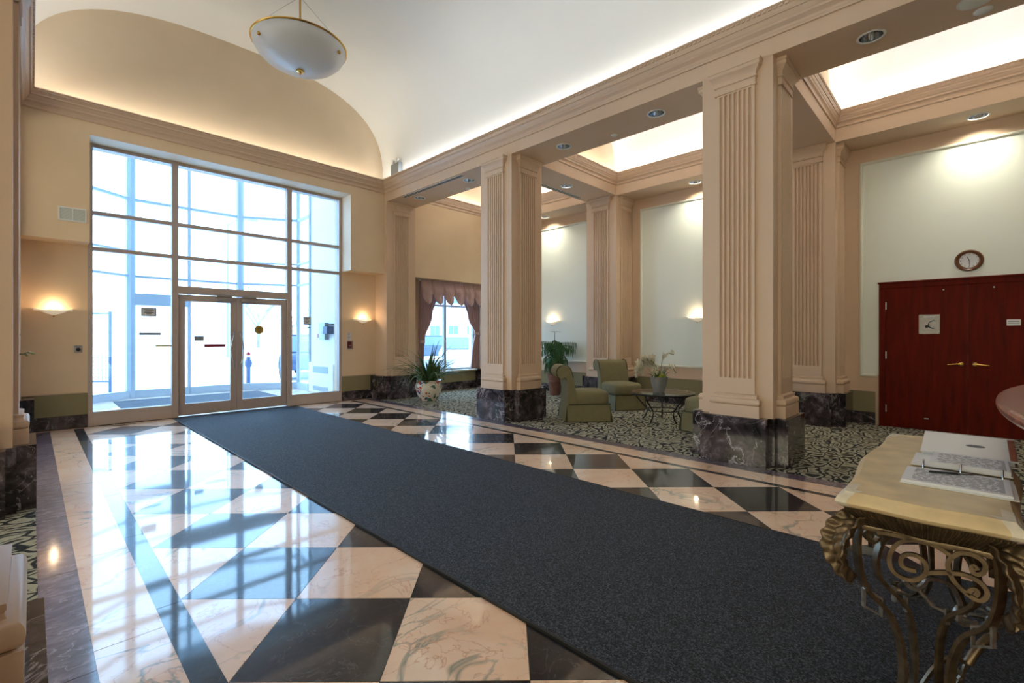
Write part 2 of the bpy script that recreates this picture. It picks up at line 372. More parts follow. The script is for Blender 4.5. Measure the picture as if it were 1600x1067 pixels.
for i in range(0, 11):
    for j in range(-7, 21):
        if (i+j) % 2 == 0: continue
        x, y = FX0+i*H2, FY0+j*H2
        if 1.68 < x-H2 and x+H2 < 3.62: continue            # wholly under the runner
        p = [(x-H2, y), (x, y-H2), (x+H2, y), (x, y+H2)]
        for ax, lim, sg in ((0, FX0, 1), (0, FX0+10*H2, -1), (1, YEND, -1), (1, YSTART, 1)): p = clip(p, ax, lim, sg) if len(p) > 2 else p
        tile(p, M['black'] if i % 2 else M['salmon'])
RB = FX0+10*H2
def strip(x0, x1, y0, y1, step, m, off=0):
    y = y0+off-step if off else y0
    while y < y1-1e-3:
        a, b = max(y, y0), min(y+step, y1)
        if b-a > .02: tile([(x0, a), (x1, a), (x1, b), (x0, b)], m)
        y += step
strip(.44, FX0, YSTART, YEND, 1.19, M['black'], .66)
strip(.19, .44, YSTART, YEND, 1.19, M['salmon'], .46)
strip(.025, .19, YSTART, YEND, 1.19, M['purple'], .3)
strip(RB, RB+.075, YSTART, YEND, 1.19, M['black'], .4)
strip(RB+.075, RB+.345, YSTART, YEND, .6, M['salmon'], .3)
strip(RB+.345, 5.30, YSTART, YEND, 1.19, M['purple'], .6)
tile([(.025, YEND+.004), (5.3, YEND+.004), (5.3, YEND+.075), (.025, YEND+.075)], M['salmon'])

# ================================================================== WALLS
def struct(name, mb, m, label, parent=None, **k):
    o = mb.build(name, m, parent, **k)
    if not parent: tag(o, label, kind='structure')
    return o
YW, YN, YO = 9.2, 9.6, 9.95      # upper wall face, niche face, outer face
ox0, ox1, oz, nz = .6, 4.63, 4.32, 2.75
w = MB()
w.box(mx(WX), YW, oz, WX, YO, 4.66)
w.box(-.1, YW, nz, ox0, YO, oz); w.box(ox1, YW, nz, 5.42, YO, oz)
w.box(-.1, YN, 0, ox0, YO, nz); w.box(ox1, YN, 0, 5.42, YO, nz)
for a, b in ((5.42, 6.16), (8.53, WX), (mx(6.16), -.1), (mx(WX), mx(8.53))): w.box(a+.012, YW+.004, 0, b-.012, YO, oz)
for f in (lambda x: x, mx):
    a, b = sorted((f(6.16), f(8.53))); w.box(a, YW, nz, b, YO, oz)
    c, d = sorted((f(6.62), f(8.46)))
    w.box(a, YN, 0, c, YO, nz); w.box(d, YN, 0, b, YO, nz); w.box(c, YN, 0, d, YO, .50)
wall_e = struct('wall_entrance', w, M['wall'], 'cream entrance wall with sconce niches either side of the glazed storefront')
struct('wall_tympanum', MB().box(mx(WX), 9.35, 4.66, WX, YO, 7.1), M['tymp'], 'ochre arched end wall above the entrance cornice')
wall_r = struct('wall_right', MB().box(WX, YB, 0, WX+.3, YO, 7.1), M['cream'], 'tan back wall of the seating bay with pale green panels')
wl = MB(); xl = mx(WX); yy = YB
for a, b in FILLWIN+[(YO, None)]:
    wl.box(xl-.3, yy, 0, xl, a, 7.1)
    if b: wl.box(xl-.3, a, 0, xl, b, .5); wl.box(xl-.3, a, 3.7, xl, b, 7.1); yy = b
wall_l = struct('wall_left', wl, M['cream'], 'tan wall of the far left bay with added daylight windows')
for k, (a, b) in enumerate(FILLWIN):
    t = thing('window_%d' % (4+k), 'added unseen daylight window number %d in the wall of the far left bay' % (k+1), 'window', (0, 0, 0), 0, None, 'structure')
    for q in range(4): y = a+(b-a)*q/3; MB().box(xl-.2, y-.035, .5, xl-.1, y+.035, 3.7).build('mullion', M['alu'], t)
    for z in (.53, 2.6, 3.67): MB().box(xl-.2, a, z-.03, xl-.1, b, z+.03).build('rail', M['alu'], t)
    MB().box(xl-.155, a, .5, xl-.145, b, 3.7).build('pane', M['fillglass'], t)
struct('wall_rear', MB().box(mx(WX), YB-.3, 0, WX, YB, 7.1), M['cream'], 'tan wall closing the hall behind the viewer')
struct('roof', MB().box(mx(WX)-.3, YB-.3, 7.1, WX+.3, YO, 7.3), M['backseal'], 'slab added above the vaults to keep sky light out')  # unseen slab added to stop sky light leaking in over the vaults

# wainscot and stone base of the niches and of the back wall
def wains(x0, x1, y, par, flipx=False):
    MB().box(x0, y-.012, .2, x1, y+.01, .52).build('wainscot_panel', M['olive'], par)
    MB().box(x0, y-.022, 0, x1, y+.01, .2).build('stone_base', M['levanto'], par)
    MB().box(x0, y-.016, .52, x1, y+.01, .535).build('wainscot_cap', M['trim'], par)
wains(-.1, ox0, YN, wall_e); wains(ox1, 5.42, YN, wall_e)
MB().box(6.16, YN-.012, .2, 8.53, YN+.01, .47).build('wainscot_panel', M['olive'], wall_e)
MB().box(6.16, YN-.022, 0, 8.53, YN+.01, .2).build('stone_base', M['levanto'], wall_e)
for a, b in ((6.05, 9.2), (2.225, 5.31), (1.07, 1.485), (-5.4, -.98)):
    MB().box(WX-.012, a, .2, WX+.01, b, .52).build('wainscot_panel', M['olive'], wall_r)
    MB().box(WX-.022, a, 0, WX+.01, b, .2).build('stone_base', M['levanto'], wall_r)
    MB().box(WX-.016, a, .52, WX+.01, b, .535).build('wainscot_cap', M['trim'], wall_r)
def wall_panel(y0, y1, z0=.75, z1=4.1, gap=None):
    p = MB().box(WX-.008, y0+.03, z0+.03, WX+.01, y1-.03, z1-.03).build('wall_panel', M['panel'], wall_r)
    prof = [(.0, 0), (.0, .02), (.012, .028), (.03, .028), (.045, .018), (.05, 0)]
    segs = [((y0, z0), (y0, z1), 1, 1), ((y1, z1), (y1, z0), 1, 1), ((y0, z1), (y1, z1), 1, 1)]
    segs += [((y1, z0), (y0, z0), 1, 1)] if not gap else [((y1, z0), (gap[1], z0), 1, 0), ((gap[0], z0), (y0, z0), 0, 1)]
    b = MB(); st = .045; cy, cz = (y0+y1)/2, (z0+z1)/2
    for (ya, za), (yb, zb), ma, mb in segs:
        v = []; ver = ya == yb
        for o, h in prof:
            if ver: sy = 1 if ya < cy else -1; sz = 1 if zb > za else -1; v += [(WX-h, ya+sy*o, za+sz*o*ma), (WX-h, yb+sy*o, zb-sz*o*mb)]
            else: sz = 1 if za < cz else -1; sy = 1 if yb > ya else -1; v += [(WX-h, ya+sy*o*ma, za+sz*o), (WX-h, yb-sy*o*mb, zb+sz*o)]
        MB().add(v, [(2*k, 2*k+1, 2*k+3, 2*k+2) for k in range(5)]).build('panel_frame', M['bead'], p)
        ln = abs(yb-ya)+abs(zb-za)
        for k in range(1, int(ln/st)):
            y = ya+(yb-ya)*k*st/ln; z = za+(zb-za)*k*st/ln
            if ver: y += .021*(1 if ya < cy else -1); b.box(WX-.037, y-.011, z-.013, WX-.027, y+.011, z+.013)
            else: z += .021*(1 if za < cz else -1); b.box(WX-.037, y-.013, z-.011, WX-.027, y+.013, z+.011)
    tag(b.build('egg_beading', M['bead'], p), kind='stuff')
wall_panel(6.27, 8.98); wall_panel(2.45, 5.09); wall_panel(-1.75, 1.27, gap=(-.965, 1.045))

# ================================================================== BEAMS, VAULTS, COFFERS, CORNICES
def downlight_hole(mb, x, y, r): mb.lathe([(r, 4.30), (r, 4.46)], 24, (x, y, 0))
LIGHTS_HALL = [(5.77, .71), (5.77, 2.98), (5.77, 4.52), (5.77, 6.77), (5.77, 8.38)]
LIGHTS_WALL = [(8.86, -.06), (8.86, 3.78), (8.86, 7.53)]
LIGHTS_CROSS = [(7.33, 5.68)]
RL = .10
bm_ = MB().box(5.42, YB, 4.32, 6.16, YW, 4.66)
beam_r = struct('ceiling_beam', bm_, M['cream'], 'long plastered beam on the right colonnade between hall and seating bay')
cm = MB()
for x, y in LIGHTS_HALL: downlight_hole(cm, x, y, RL)
cut(beam_r, cm)
struct('ceiling_beam', MB().box(mx(6.16), YB, 4.32, -.1, YW, 4.66), M['cream'], 'long plastered beam on the left colonnade at the picture edge')
bw_ = struct('ceiling_beam', MB().box(8.53, YB, 4.32, WX, YW, 4.66), M['cream'], 'plastered ceiling border along the top of the back wall')
cm = MB()
for x, y in LIGHTS_WALL: downlight_hole(cm, x, y, RL)
cut(bw_, cm)
struct('ceiling_beam', MB().box(mx(WX), YB, 4.32, mx(8.53), YW, 4.66), M['cream'], 'plastered ceiling border along the far left wall')
ROWS = [1.855, 5.68]
allrows = [-1.97, 1.855, 5.68]
for s, f in ((1, lambda x: x), (-1, mx)):
    for y in allrows:
        a, b = sorted((f(6.16), f(8.53)))
        o = struct('cross_beam', MB().box(a, y-.37, 4.32, b, y+.37, 4.66), M['cream'], '%s cross beam between coffers in the %s bay' % ({-1.97: 'rear', 1.855: 'nearer', 5.68: 'farther'}[y], 'right' if s > 0 else 'left'))
        if s > 0 and y == 5.68:
            cm = MB(); downlight_hole(cm, 7.33, 5.68, RL); cut(o, cm)

def superarc(cx, hw, z0, h, n=2.7, seg=40):
    pts = [(cx+hw, 4.655)]
    for k in range(seg+1):
        t = PI*k/seg; c, s_ = math.cos(t), math.sin(t)
        pts.append((cx+hw*math.copysign(abs(c)**(2/n), c), z0+h*abs(s_)**(2/n)))
    return pts+[(cx-hw, 4.655)]
def vault(name, cx, hw, z0, h, y0, y1, label):
    pts = superarc(cx, hw, z0, h); m = MB(); ny = 6; n = len(pts)
    v = [(x, y0+(y1-y0)*j/ny, z) for j in range(ny+1) for x, z in pts]
    f = [(j*n+i, j*n+i+1, (j+1)*n+i+1, (j+1)*n+i) for j in range(ny) for i in range(n-1)]
    m.add(v, f); return struct(name, m, M['white'], label, smooth=50)
vault('ceiling', XC, 2.80, 4.83, 1.72, YB, 9.36, 'white barrel vaulted ceiling over the hall lit from the cornice coves')
CORN = [(0, 4.50), (.022, 4.50), (.026, 4.52), (.018, 4.535), (.024, 4.56), (.05, 4.585), (.056, 4.59), (.056, 4.612), (.066, 4.625), (.085, 4.66), (.108, 4.70), (.112, 4.712), (.118, 4.735), (.132, 4.74), (.132, 4.757), (.10, 4.757), (.10, 4.662), (-.02, 4.662)]
c = struct('trim_1', MB().rect(-.1, YB, 5.42, YW, CORN), M['trim'], 'stepped crown cornice running round the hall below the vault')
bd = MB(); st = .052
for k in range(int((9.08+2)/st)):
    y = -2+k*st
    for x in (5.42-.118, -.1+.118): bd.box(x-.009, y-.016, 4.713, x+.009, y+.016, 4.737)
for k in range(1, int(5.26/st)):
    x = .03+k*st; bd.box(x-.016, YW-.127, 4.713, x+.016, YW-.109, 4.737)
tag(bd.build('cornice_beading', M['trim'], c), kind='stuff')
CC = [(0, 4.52), (.018, 4.52), (.02, 4.54), (.012, 4.555), (.02, 4.575), (.042, 4.595), (.042, 4.615), (.052, 4.63), (.066, 4.67), (.08, 4.70), (.084, 4.735), (.095, 4.74), (.095, 4.757), (.07, 4.757), (.07, 4.662), (-.02, 4.662)]
coffers = [(6.05, YW, 'far'), (2.225, 5.31, 'middle'), (-1.6, 1.485, 'near'), (YB, -2.34, 'rear')]
n_ = 2
for s, f in ((1, lambda x: x), (-1, mx)):
    sd = 'right' if s > 0 else 'left'
    for y0, y1, nm in coffers:
        a, b = sorted((f(6.16), f(8.53)))
        c = struct('trim_%d' % n_, MB().rect(a, y0, b, y1, CC), M['trim'], 'crown cornice inside the %s coffer of the %s bay' % (nm, sd)); n_ += 1
        if s > 0 and nm != 'rear':
            bd = MB()
            for k in range(1, int((y1-y0)/st)):
                y = y0+k*st
                bd.box(b-.092, y-.016, 4.715, b-.076, y+.016, 4.737); bd.box(a+.076, y-.016, 4.715, a+.092, y+.016, 4.737)
            for k in range(1, int((b-a)/st)):
                x = a+k*st; bd.box(x-.016, y1-.092, 4.715, x+.016, y1-.076, 4.737)
            tag(bd.build('cornice_beading', M['trim'], c), kind='stuff')
        vault('ceiling', (a+b)/2, 1.265, 4.83, 1.0, y0-.09, y1+.09, 'white vaulted coffer, %s one in the %s bay' % (nm, sd))
        for q, y in ((0, y1+.085), (1, y0-.085)):
            if nm == 'far' and q == 0: y = y1+.10
            struct('wall_coffer', MB().box(a-.1, y-.004, 4.655, b+.1, y+.02, 5.95), M['tymp'], '%s cream end wall of the %s coffer in the %s bay' % ('far' if q == 0 else 'near', nm, sd))
        pw = 30 if s > 0 else 16
        if nm == 'rear': continue
        ym = (y0+y1)/2
        for x in (a+.03, b-.03): area('coffer_cove_lamp', (x, ym, 4.68), (.06, y1-y0-.1), pw*.45, COVE, UP)
        for y in (y0+.03, y1-.03): area('coffer_cove_lamp', ((a+b)/2, y, 4.68), (b-a-.2, .06), pw*.3, (1, .9, .74), UP)

# ================================================================== PILLARS
def shaft_mb(w=.2, d=.030, z0=.74, zf=.92, z1=4.08, nfl=7, depth=.39):
    """fluted pilaster shaft, face towards -X, local origin at the pillar axis; core face at x=-.37"""
    m = MB(); xf = -.37-d; xb = -.37+.01
    m.box(xf, -w, z0, xb, w, zf)
    g = .030; pitch = (2*w-.05)/nfl; prof = [(xb, -w), (xf, -w)]
    for k in range(nfl):
        c_ = -w+.025+pitch*(k+.5); hw = pitch*.30
        prof += [(xf, c_-hw), (xf+g*.75, c_-hw*.62), (xf+g, c_), (xf+g*.75, c_+hw*.62), (xf, c_+hw)]
    prof += [(xf, w), (xb, w)]
    m.prism(prof, zf, z1)
    m.box(xf, -w, z1-.035, xb, w, z1+.02)
    return m
def cap_mb(w=.2, d=.030):
    m = MB(); x0, x1, y0, y1 = -.37-d, -.3, -w, w
    m.rect(x0, y0, x1, y1, [(0, 4.06), (-.014, 4.06), (-.014, 4.075), (-.006, 4.08), (-.006, 4.14), (-.02, 4.145), (-.02, 4.16), (-.012, 4.165), (-.018, 4.20), (-.045, 4.235), (-.062, 4.25), (-.062, 4.285), (-.07, 4.29), (-.07, 4.318), (.05, 4.318)]); return m
def base_mb(w=.2, d=.030):
    m = MB(); x0, x1, y0, y1 = -.37-d, -.3, -w, w
    t = [(-.045-.022*math.cos(a), .672+.036*math.sin(a)) for a in [(-PI/2)+PI*k/8 for k in range(9)]]
    t = [(-.040-.022*math.cos(a), .668+.034*math.sin(a)) for a in [(-PI/2)+PI*k/8 for k in range(9)]]
    m.rect(x0, y0, x1, y1, [(-.058, .505), (-.058, .632), (-.04, .634)]+t+[(-.03, .706), (-.026, .72), (-.03, .728), (-.03, .742), (-.004, .752), (.05, .752)]); return m
SH, CP, BS = shaft_mb(), cap_mb(), base_mb()
proto = None
def pilaster(parent, ang):
    global proto
    if proto is None:
        s_ = SH.build('pilaster', M['cream'], parent); CP.build('capital', M['cream'], s_, smooth=40); BS.build('pilaster_base', M['cream'], s_, smooth=40); proto = s_
    else: s_ = dup(proto, parent)
    s_.rotation_euler = (0, 0, ang); return s_
def pillar(x, y, faces, label, halfx=None):
    t = thing('pillar', label, 'pillar', (x, y, 0), 0, 'fluted colonnade pillars', 'structure')
    h, a, b = .37, .335, .50
    x0, x1, y0, y1 = -h, h, -h, h
    if halfx == 'wall': x1 = WX-x
    if halfx == 'lwall': x0 = mx(WX)-x
    if halfx == 'end': y1 = 9.6-y
    MB().box(x0, y0, .5, x1, y1, 4.325).build('core', M['cream'], t)
    p = MB()
    if halfx == 'wall': poly = [(-b, -a), (-h-.02, -a), (-h-.02, -h-.02), (-.35, -h-.02), (-.35, -b), (x1, -b), (x1, b), (-.35, b), (-.35, h+.02), (-h-.02, h+.02), (-h-.02, a), (-b, a)]
    elif halfx == 'lwall': poly = [(b, -a), (h+.02, -a), (h+.02, -h-.02), (.35, -h-.02), (.35, -b), (x0, -b), (x0, b), (.35, b), (.35, h+.02), (h+.02, h+.02), (h+.02, a), (b, a)]
    elif halfx == 'end': poly = [(-a, -b), (a, -b), (a, -h-.02), (h+.02, -h-.02), (h+.02, -a), (b, -a), (b, y1), (-b, y1), (-b, -a), (-h-.02, -a), (-h-.02, -h-.02), (-a, -h-.02)]
    else:
        k = h+.02
        poly = [(-a, -b), (a, -b), (a, -k), (k, -k), (k, -a), (b, -a), (b, a), (k, a), (k, k), (a, k), (a, b), (-a, b), (-a, k), (-k, k), (-k, a), (-b, a), (-b, -a), (-k, -a), (-k, -k), (-a, -k)]
    p.prism(poly, 0, .51); p.build('plinth', M['levanto'], t)
    for f in faces: pilaster(t, f)
    return t
A4 = (0, PI/2, PI, -PI/2)
pillar(PXR, 5.68, A4, 'fluted pillar on dark marble plinth, left of the rolled-back chairs')
pillar(PXR, 1.855, A4, 'largest fluted pillar on dark marble plinth, nearest on the right')
pillar(PXR, 9.5, (PI/2,), 'slim fluted pier between the entrance sconce niche and curtained window', 'end')
pillar(8.90, 5.68, (0, PI/2, -PI/2), 'fluted wall pier behind the seated group, between two green panels', 'wall')
pillar(8.90, 1.855, (0, PI/2, -PI/2), 'fluted wall pier beside the cherry doors', 'wall')
pillar(8.90, 9.5, (PI/2,), 'fluted corner pier right of the curtained window', 'end')
pillar(PXL, 5.68, A4, 'fluted pillar cut by the left picture edge, farther one')
pillar(PXL, 1.855, A4, 'fluted pillar base in the bottom left corner, nearest on the left')
pillar(PXL, 9.5, (PI/2,), 'fluted pier at the left end of the entrance wall', 'end')

# ================================================================== STOREFRONT
YS = 9.66
def glazed(name, label, bars, panes, m, depth=.11):
    t = thing(name, label, 'window', (0, 0, 0), 0, None, 'structure')
    for nm, b in bars: MB().box(*b).build(nm, m, t, bevel=.004)
    for b in panes: MB().box(*b).build('pane', M['glass'], t)
    return t
y0, y1 = YS-.06, YS+.06
xs = [ox0, 1.70, 3.56, ox1]
bars = []
for x, w_ in ((ox0+.03, .06), (1.70, .09), (3.56, .09), (ox1-.03, .06)): bars.append(('mullion', (x-w_/2, y0, 0, x+w_/2, y1, oz)))
for a, b in ((ox0+.06, 1.655), (1.745, 3.515), (3.605, ox1-.06)):
    for z in (2.72, 3.27): bars.append(('rail', (a, y0+.01, z-.03, b, y1-.01, z+.03)))
    bars.append(('rail', (a, y0+.01, oz-.05, b, y1-.01, oz)))
for a, b in ((ox0+.06, 1.655), (3.605, ox1-.06)): bars.append(('sill_rail', (a, y0, .005, b, y1, .22)))
bars.append(('transom', (1.745, y0, 2.10, 3.515, y1, 2.23)))
panes = []
for a, b, zs in ((ox0+.06, 1.655, (.22, 2.69)), (3.605, ox1-.06, (.22, 2.69)), (1.745, 3.515, (2.23, 2.69))):
    for z0, z1 in (zs, (2.75, 3.24), (3.30, oz-.05)): panes.append((a, YS-.006, z0, b, YS+.006, z1))
sf = glazed('window_1', 'tall bronze-framed glass storefront around the entrance doors', bars, panes, M['alu'])
def door_leaf(name, x0, x1, label, hx):
    t = thing(name, label, 'door', (0, 0, 0), 0, None, 'structure')
    a, b = YS-.03, YS+.03
    MB().box(x0, a, .02, x0+.095, b, 2.09).build('stile', M['alu'], t, bevel=.004); MB().box(x1-.095, a, .02, x1, b, 2.09).build('stile', M['alu'], t, bevel=.004)
    MB().box(x0+.095, a, 1.98, x1-.095, b, 2.09).build('top_rail', M['alu'], t, bevel=.004); MB().box(x0+.095, a, .02, x1-.095, b, .22).build('bottom_rail', M['alu'], t, bevel=.004)
    MB().box(x0+.095, YS-.005, .22, x1-.095, YS+.005, 1.98).build('pane', M['glass'], t)
    s_ = 1 if hx < (x0+x1)/2 else -1
    pth = [(hx, a+.01, .80), (hx, a-.03, .83)]+[(hx+s_*-.05*math.sin(PI*k/10)*0+s_*.05*math.sin(PI*k/10), a-.055, .86+.04*k*1.35) for k in range(11)]+[(hx, a-.03, 1.43), (hx, a+.01, 1.46)]
    MB().tube(pth, .011, 8).build('pull_handle', M['steel'], t, smooth=60)
    cx = x1-.20 if s_ < 0 else x0+.20
    MB().box(cx-.13, a-.055, 2.0, cx+.13, a+.0, 2.055).build('door_closer', M['steel'], t, bevel=.006)
    MB().box(cx-.12, a-.045, 2.085, cx+.12, a-.02, 2.13).build('closer_track', M['steel'], t, bevel=.004)
    for z in (.3, 1.9): MB().box(*((x0-.004, a-.012, z, x0+.012, a+.01, z+.1) if s_ < 0 else (x1-.012, a-.012, z, x1+.004, a+.01, z+.1))).build('hinge', M['steel'], t)
    return t
dl = door_leaf('door_1', 1.75, 2.63, 'left leaf of the glass entrance doors in bronze frame', 2.58)
dr = door_leaf('door_2', 2.635, 3.51, 'right leaf of the glass entrance doors with round gold sticker', 2.685)
# films and stickers on the glass
MB().box(2.13, YS-.012, 1.185, 2.46, YS-.0065, 1.235).build('red_push_strip', M['red'], dl)
MB().box(1.98, YS-.012, 1.30, 2.12, YS-.0065, 1.38).build('grey_hours_notice', M['greyp'], dl)
st_ = MB().lathe([(.078, 0), (.078, .004)], 28).xform(Matrix.Translation((3.02, YS-.0065, 1.50)) @ Matrix.Rotation(PI/2, 4, 'X')).build('gold_sticker', M['yellow'], dr)
for k, w_ in enumerate((.05, .085, .095, .07, .04)):
    MB().box(3.02-w_/2, YS-.0125, 1.535-k*.02, 3.02+w_/2, YS-.0105, 1.542-k*.02).build('sticker_line', M['darkink'], st_)
def notice(parent, x0, x1, z0, z1, y, frame=True):
    n = MB().box(x0, y-.006, z0, x1, y, z1).build('paper_notice', M['paper'], parent)
    if frame: MB().box(x0-.015, y-.003, z0-.015, x1+.015, y+.001, z1+.015).build('notice_border', M['greyp'], n)
    for k in range(4):
        ww = (x1-x0)*(.8, .5, .75, .4)[k]; xm = (x0+x1)/2; z = z1-(z1-z0)*(.18+.2*k)
        MB().box(xm-ww/2, y-.0075, z-.006, xm+ww/2, y-.0055, z+.006).build('print_line', M['darkink'] if k % 2 == 0 else M['ink'], n)
notice(sf, 1.265, 1.435, 1.72, 1.83, YS-.007)
notice(sf, 3.86, 3.98, 1.63, 1.76, YS-.007)
nb = MB().box(1.225, YS-.012, 1.40, 1.51, YS-.007, 1.435).build('black_glass_lettering_strip', M['greyp'], sf)
for k in range(17):
    x = 1.235+k*.0158; MB().box(x, YS-.014, 1.407, x+.010, YS-.0115, 1.428).build('letter_mark', M['darkink'], nb)
MB().box(1.44, YS-.012, 1.205, 1.655, YS-.007, 1.23).build('yellow_film_strip', M['yellow'], sf)
MB().box(3.90, YS-.012, 1.55, 3.98, YS-.007, 1.565).build('black_film_strip', M['darkink'], sf)
MB().box(1.745, YS-.08, -.002, 3.515, YS+.08, .012).build('threshold', M['steel'], sf)

# ================================================================== VESTIBULE
vy = 12.0
VP = [(4.95, vy), (4.95, 12.75), (3.75, 13.42), (2.65, 13.42), (1.55, 13.42), (.35, 12.55), (.35, vy)]
vf = MB().prism([(.3, 9.68), (5.0, 9.68), (5.0, 12.8), (3.78, 13.5), (1.52, 13.5), (.3, 12.6)], -.25, 0).build('floor_vestibule', M['salmon']); tag(vf, 'pale marble floor of the glazed entrance porch', kind='structure')
struct('wall_vestibule', MB().box(4.95, 9.95, 0, 5.2, vy, 6.2), M['vwhite'], 'white side wall of the entrance porch behind the right glass')
struct('wall_vestibule', MB().box(.1, 9.95, 0, .35, vy, 6.2), M['vwhite'], 'white side wall of the entrance porch on the left')
struct('ceiling_vestibule', MB().prism([(.1, 9.95), (5.2, 9.95), (5.2, 12.85), (3.8, 13.55), (1.5, 13.55), (.1, 12.65)], 6.1, 6.25), M['vwhite'], 'white ceiling of the entrance porch')
vg = thing('window_2', 'faceted outer glass front of the entrance porch in silver frames', 'window', (0, 0, 0), 0, None, 'structure')
for k in range(len(VP)-1):
    (xa, ya), (xb, yb) = VP[k], VP[k+1]
    d = Vector((xb-xa, yb-ya, 0)); ln = d.length; an = math.atan2(d.y, d.x); Mx = Matrix.Translation((xa, ya, 0)) @ Matrix.Rotation(an, 4, 'Z')
    for z, h in ((2.72, .05), (3.27, .04), (4.43, .06), (5.6, .06)): MB().box(.02, -.04, z-h/2, ln-.02, .04, z+h/2).xform(Mx).build('rail', M['alu_out'], vg)
    MB().box(.02, -.05, 0, ln-.02, .05, .17).xform(Mx).build('sill_rail', M['alu_out'], vg)
    MB().box(.02, -.005, .17, ln-.02, .005, 6.1).xform(Mx).build('pane', M['glass'], vg)
    if k in (3,): MB().box(.02, -.09, 2.08, ln-.02, .06, 2.34).xform(Mx).build('sliding_door_header', M['alu_out'], vg)
for (x, y), w_ in zip(VP, (.08, .10, .16, .07, .17, .10, .08)): MB().lathe([(w_/2*1.1, 0), (w_/2*1.1, 6.1)], 8, (x, y, 0)).build('post', M['alu_out'], vg)
#--PART3--
# ================================================================== BAY CARPETS, RUNNER
tag(MB().box(5.30, YB, -.004, WX, YN, .004).build('fitted_carpet', M['carpet']), 'leaf-patterned fitted carpet under the chairs of the right bay', kind='structure')
tag(MB().box(mx(WX), YB, -.004, .025, YN, .004).build('fitted_carpet', M['carpet']), 'leaf-patterned fitted carpet at the left picture edge', kind='structure')
rn = tag(MB().box(1.66, -.29, 0, 3.64, 9.53, .012).build('entrance_runner', M['runner']), 'long charcoal ribbed entrance runner laid down the middle of the marble floor', 'runner')
for x in (1.66, 3.64): MB().box(x-.007, -.29, .0, x+.007, 9.53, .0135).build('rubber_edging', M['gasket'], rn)
tag(MB().box(1.2, 9.9, 0, 4.0, 12.9, .01).build('porch_mat', M['runner']), 'blue-grey mat on the floor of the glazed porch, beyond the doors', 'mat')

# ================================================================== WINDOW WITH CURTAINS (right bay)
wn = thing('window_3', 'two-light window behind the mauve curtains', 'window', (0, 0, 0), 0, None, 'structure')
for b in ((6.62, 9.72, .5, 6.67, 9.79, 2.75), (8.41, 9.72, .5, 8.46, 9.79, 2.75), (7.43, 9.71, .5, 7.50, 9.79, 2.75)): MB().box(*b).build('mullion', M['alu_out'], wn)
for b in ((6.67, 9.72, .5, 8.41, 9.79, .55), (6.67, 9.72, 2.14, 8.41, 9.79, 2.19), (6.67, 9.72, 2.70, 8.41, 9.79, 2.75)): MB().box(*b).build('rail', M['alu_out'], wn)
for b in ((6.67, 9.75, .55, 7.43, 9.757, 2.14), (7.50, 9.75, .55, 8.41, 9.757, 2.14), (6.67, 9.75, 2.19, 7.43, 9.757, 2.70), (7.50, 9.75, 2.19, 8.41, 9.757, 2.70)): MB().box(*b).build('pane', M['glass'], wn)
MB().box(6.16, 9.52, .47, 8.53, 9.80, .505).build('window_sill', M['bead'], wn, bevel=.006)

def curtain(name, label, x_out, fn_in, z0=.52, z1=2.72, group=None, tie=None):
    t = thing(name, label, 'curtain', (0, 0, 0), 0, group)
    def f(u, v):
        z = z0+(z1-z0)*v; xi = fn_in(z); x = x_out+(xi-x_out)*u
        a = .036*min(1, .4+abs(xi-x_out)*1.6)
        y = 9.545-a*math.sin(u*2*PI*6+z*.8)-.012*math.sin(u*2*PI*3+z*2)
        if tie: y -= .03*math.exp(-((z-tie)/.10)**2)
        return (x, y, z)
    MB().grid(f, 70, 40).build('drape', M['fabric'], t, smooth=180, solid=.004)
    if tie:
        xi = fn_in(tie); xa, xb = sorted((x_out, xi)); cx, hw = (xa+xb)/2, (xb-xa)/2+.02
        MB().grid(lambda u, v: (cx+hw*math.cos(PI*u), 9.525-.055*math.sin(PI*u)-.004*math.sin(v*PI), tie-.04+.08*v+.03*(u-.5)*(1 if xi < x_out else -1)), 20, 4).build('tieback', M['fabric'], t, smooth=180, solid=.004)
    return t
def lerp(z, pts):
    for (a, x), (b, y) in zip(pts, pts[1:]):
        if z <= b:
            k = (z-a)/(b-a); k = k*k*(3-2*k); return x+(y-x)*k
    return pts[-1][1]
curtain('curtain', 'left mauve curtain drawn back beside the potted strap-leaf plant', 6.54, lambda z: lerp(z, [(.4, 6.66), (1.25, 6.68), (1.9, 6.92), (2.4, 7.08)]), tie=1.25)
curtain('curtain', 'right mauve curtain with a sash tied at its middle', 8.47, lambda z: lerp(z, [(.4, 8.17), (.9, 8.22), (1.45, 8.31), (1.9, 8.08), (2.4, 7.88)]), tie=1.45)
vl = thing('valance', 'mauve swagged valance with scalloped hem above the window', 'valance')
def swag(k):
    x0 = 6.50+k*(2.0/6); w_ = 2.0/6
    def f(u, v):
        b = math.sin(PI*u); zb = 2.42-.27*b**.7; z = 2.745+(zb-2.745)*v
        y = 9.405-.13*b**.8*(math.sin(PI*min(1, v*.62+.05)))-.010*math.sin(u*PI*6)*(.3+v)-.012*math.sin(v*14+u*3)*b
        return (x0+w_*u, y, z)
    MB().grid(f, 24, 24).build('swag', M['fabric'], vl, smooth=180, solid=.004)
for k in range(6): swag(k)
for k in range(1, 6):
    x = 6.50+k*(2.0/6)
    MB().grid(lambda u, v: (x+(u-.5)*(.05+.05*v), 9.39-.02*math.sin(PI*u), 2.745-.36*v), 8, 6).build('pleat', M['fabric'], vl, smooth=180, solid=.004)
MB().box(6.49, 9.37, 2.735, 8.50, 9.44, 2.75).build('curtain_rail', M['fabric'], vl)

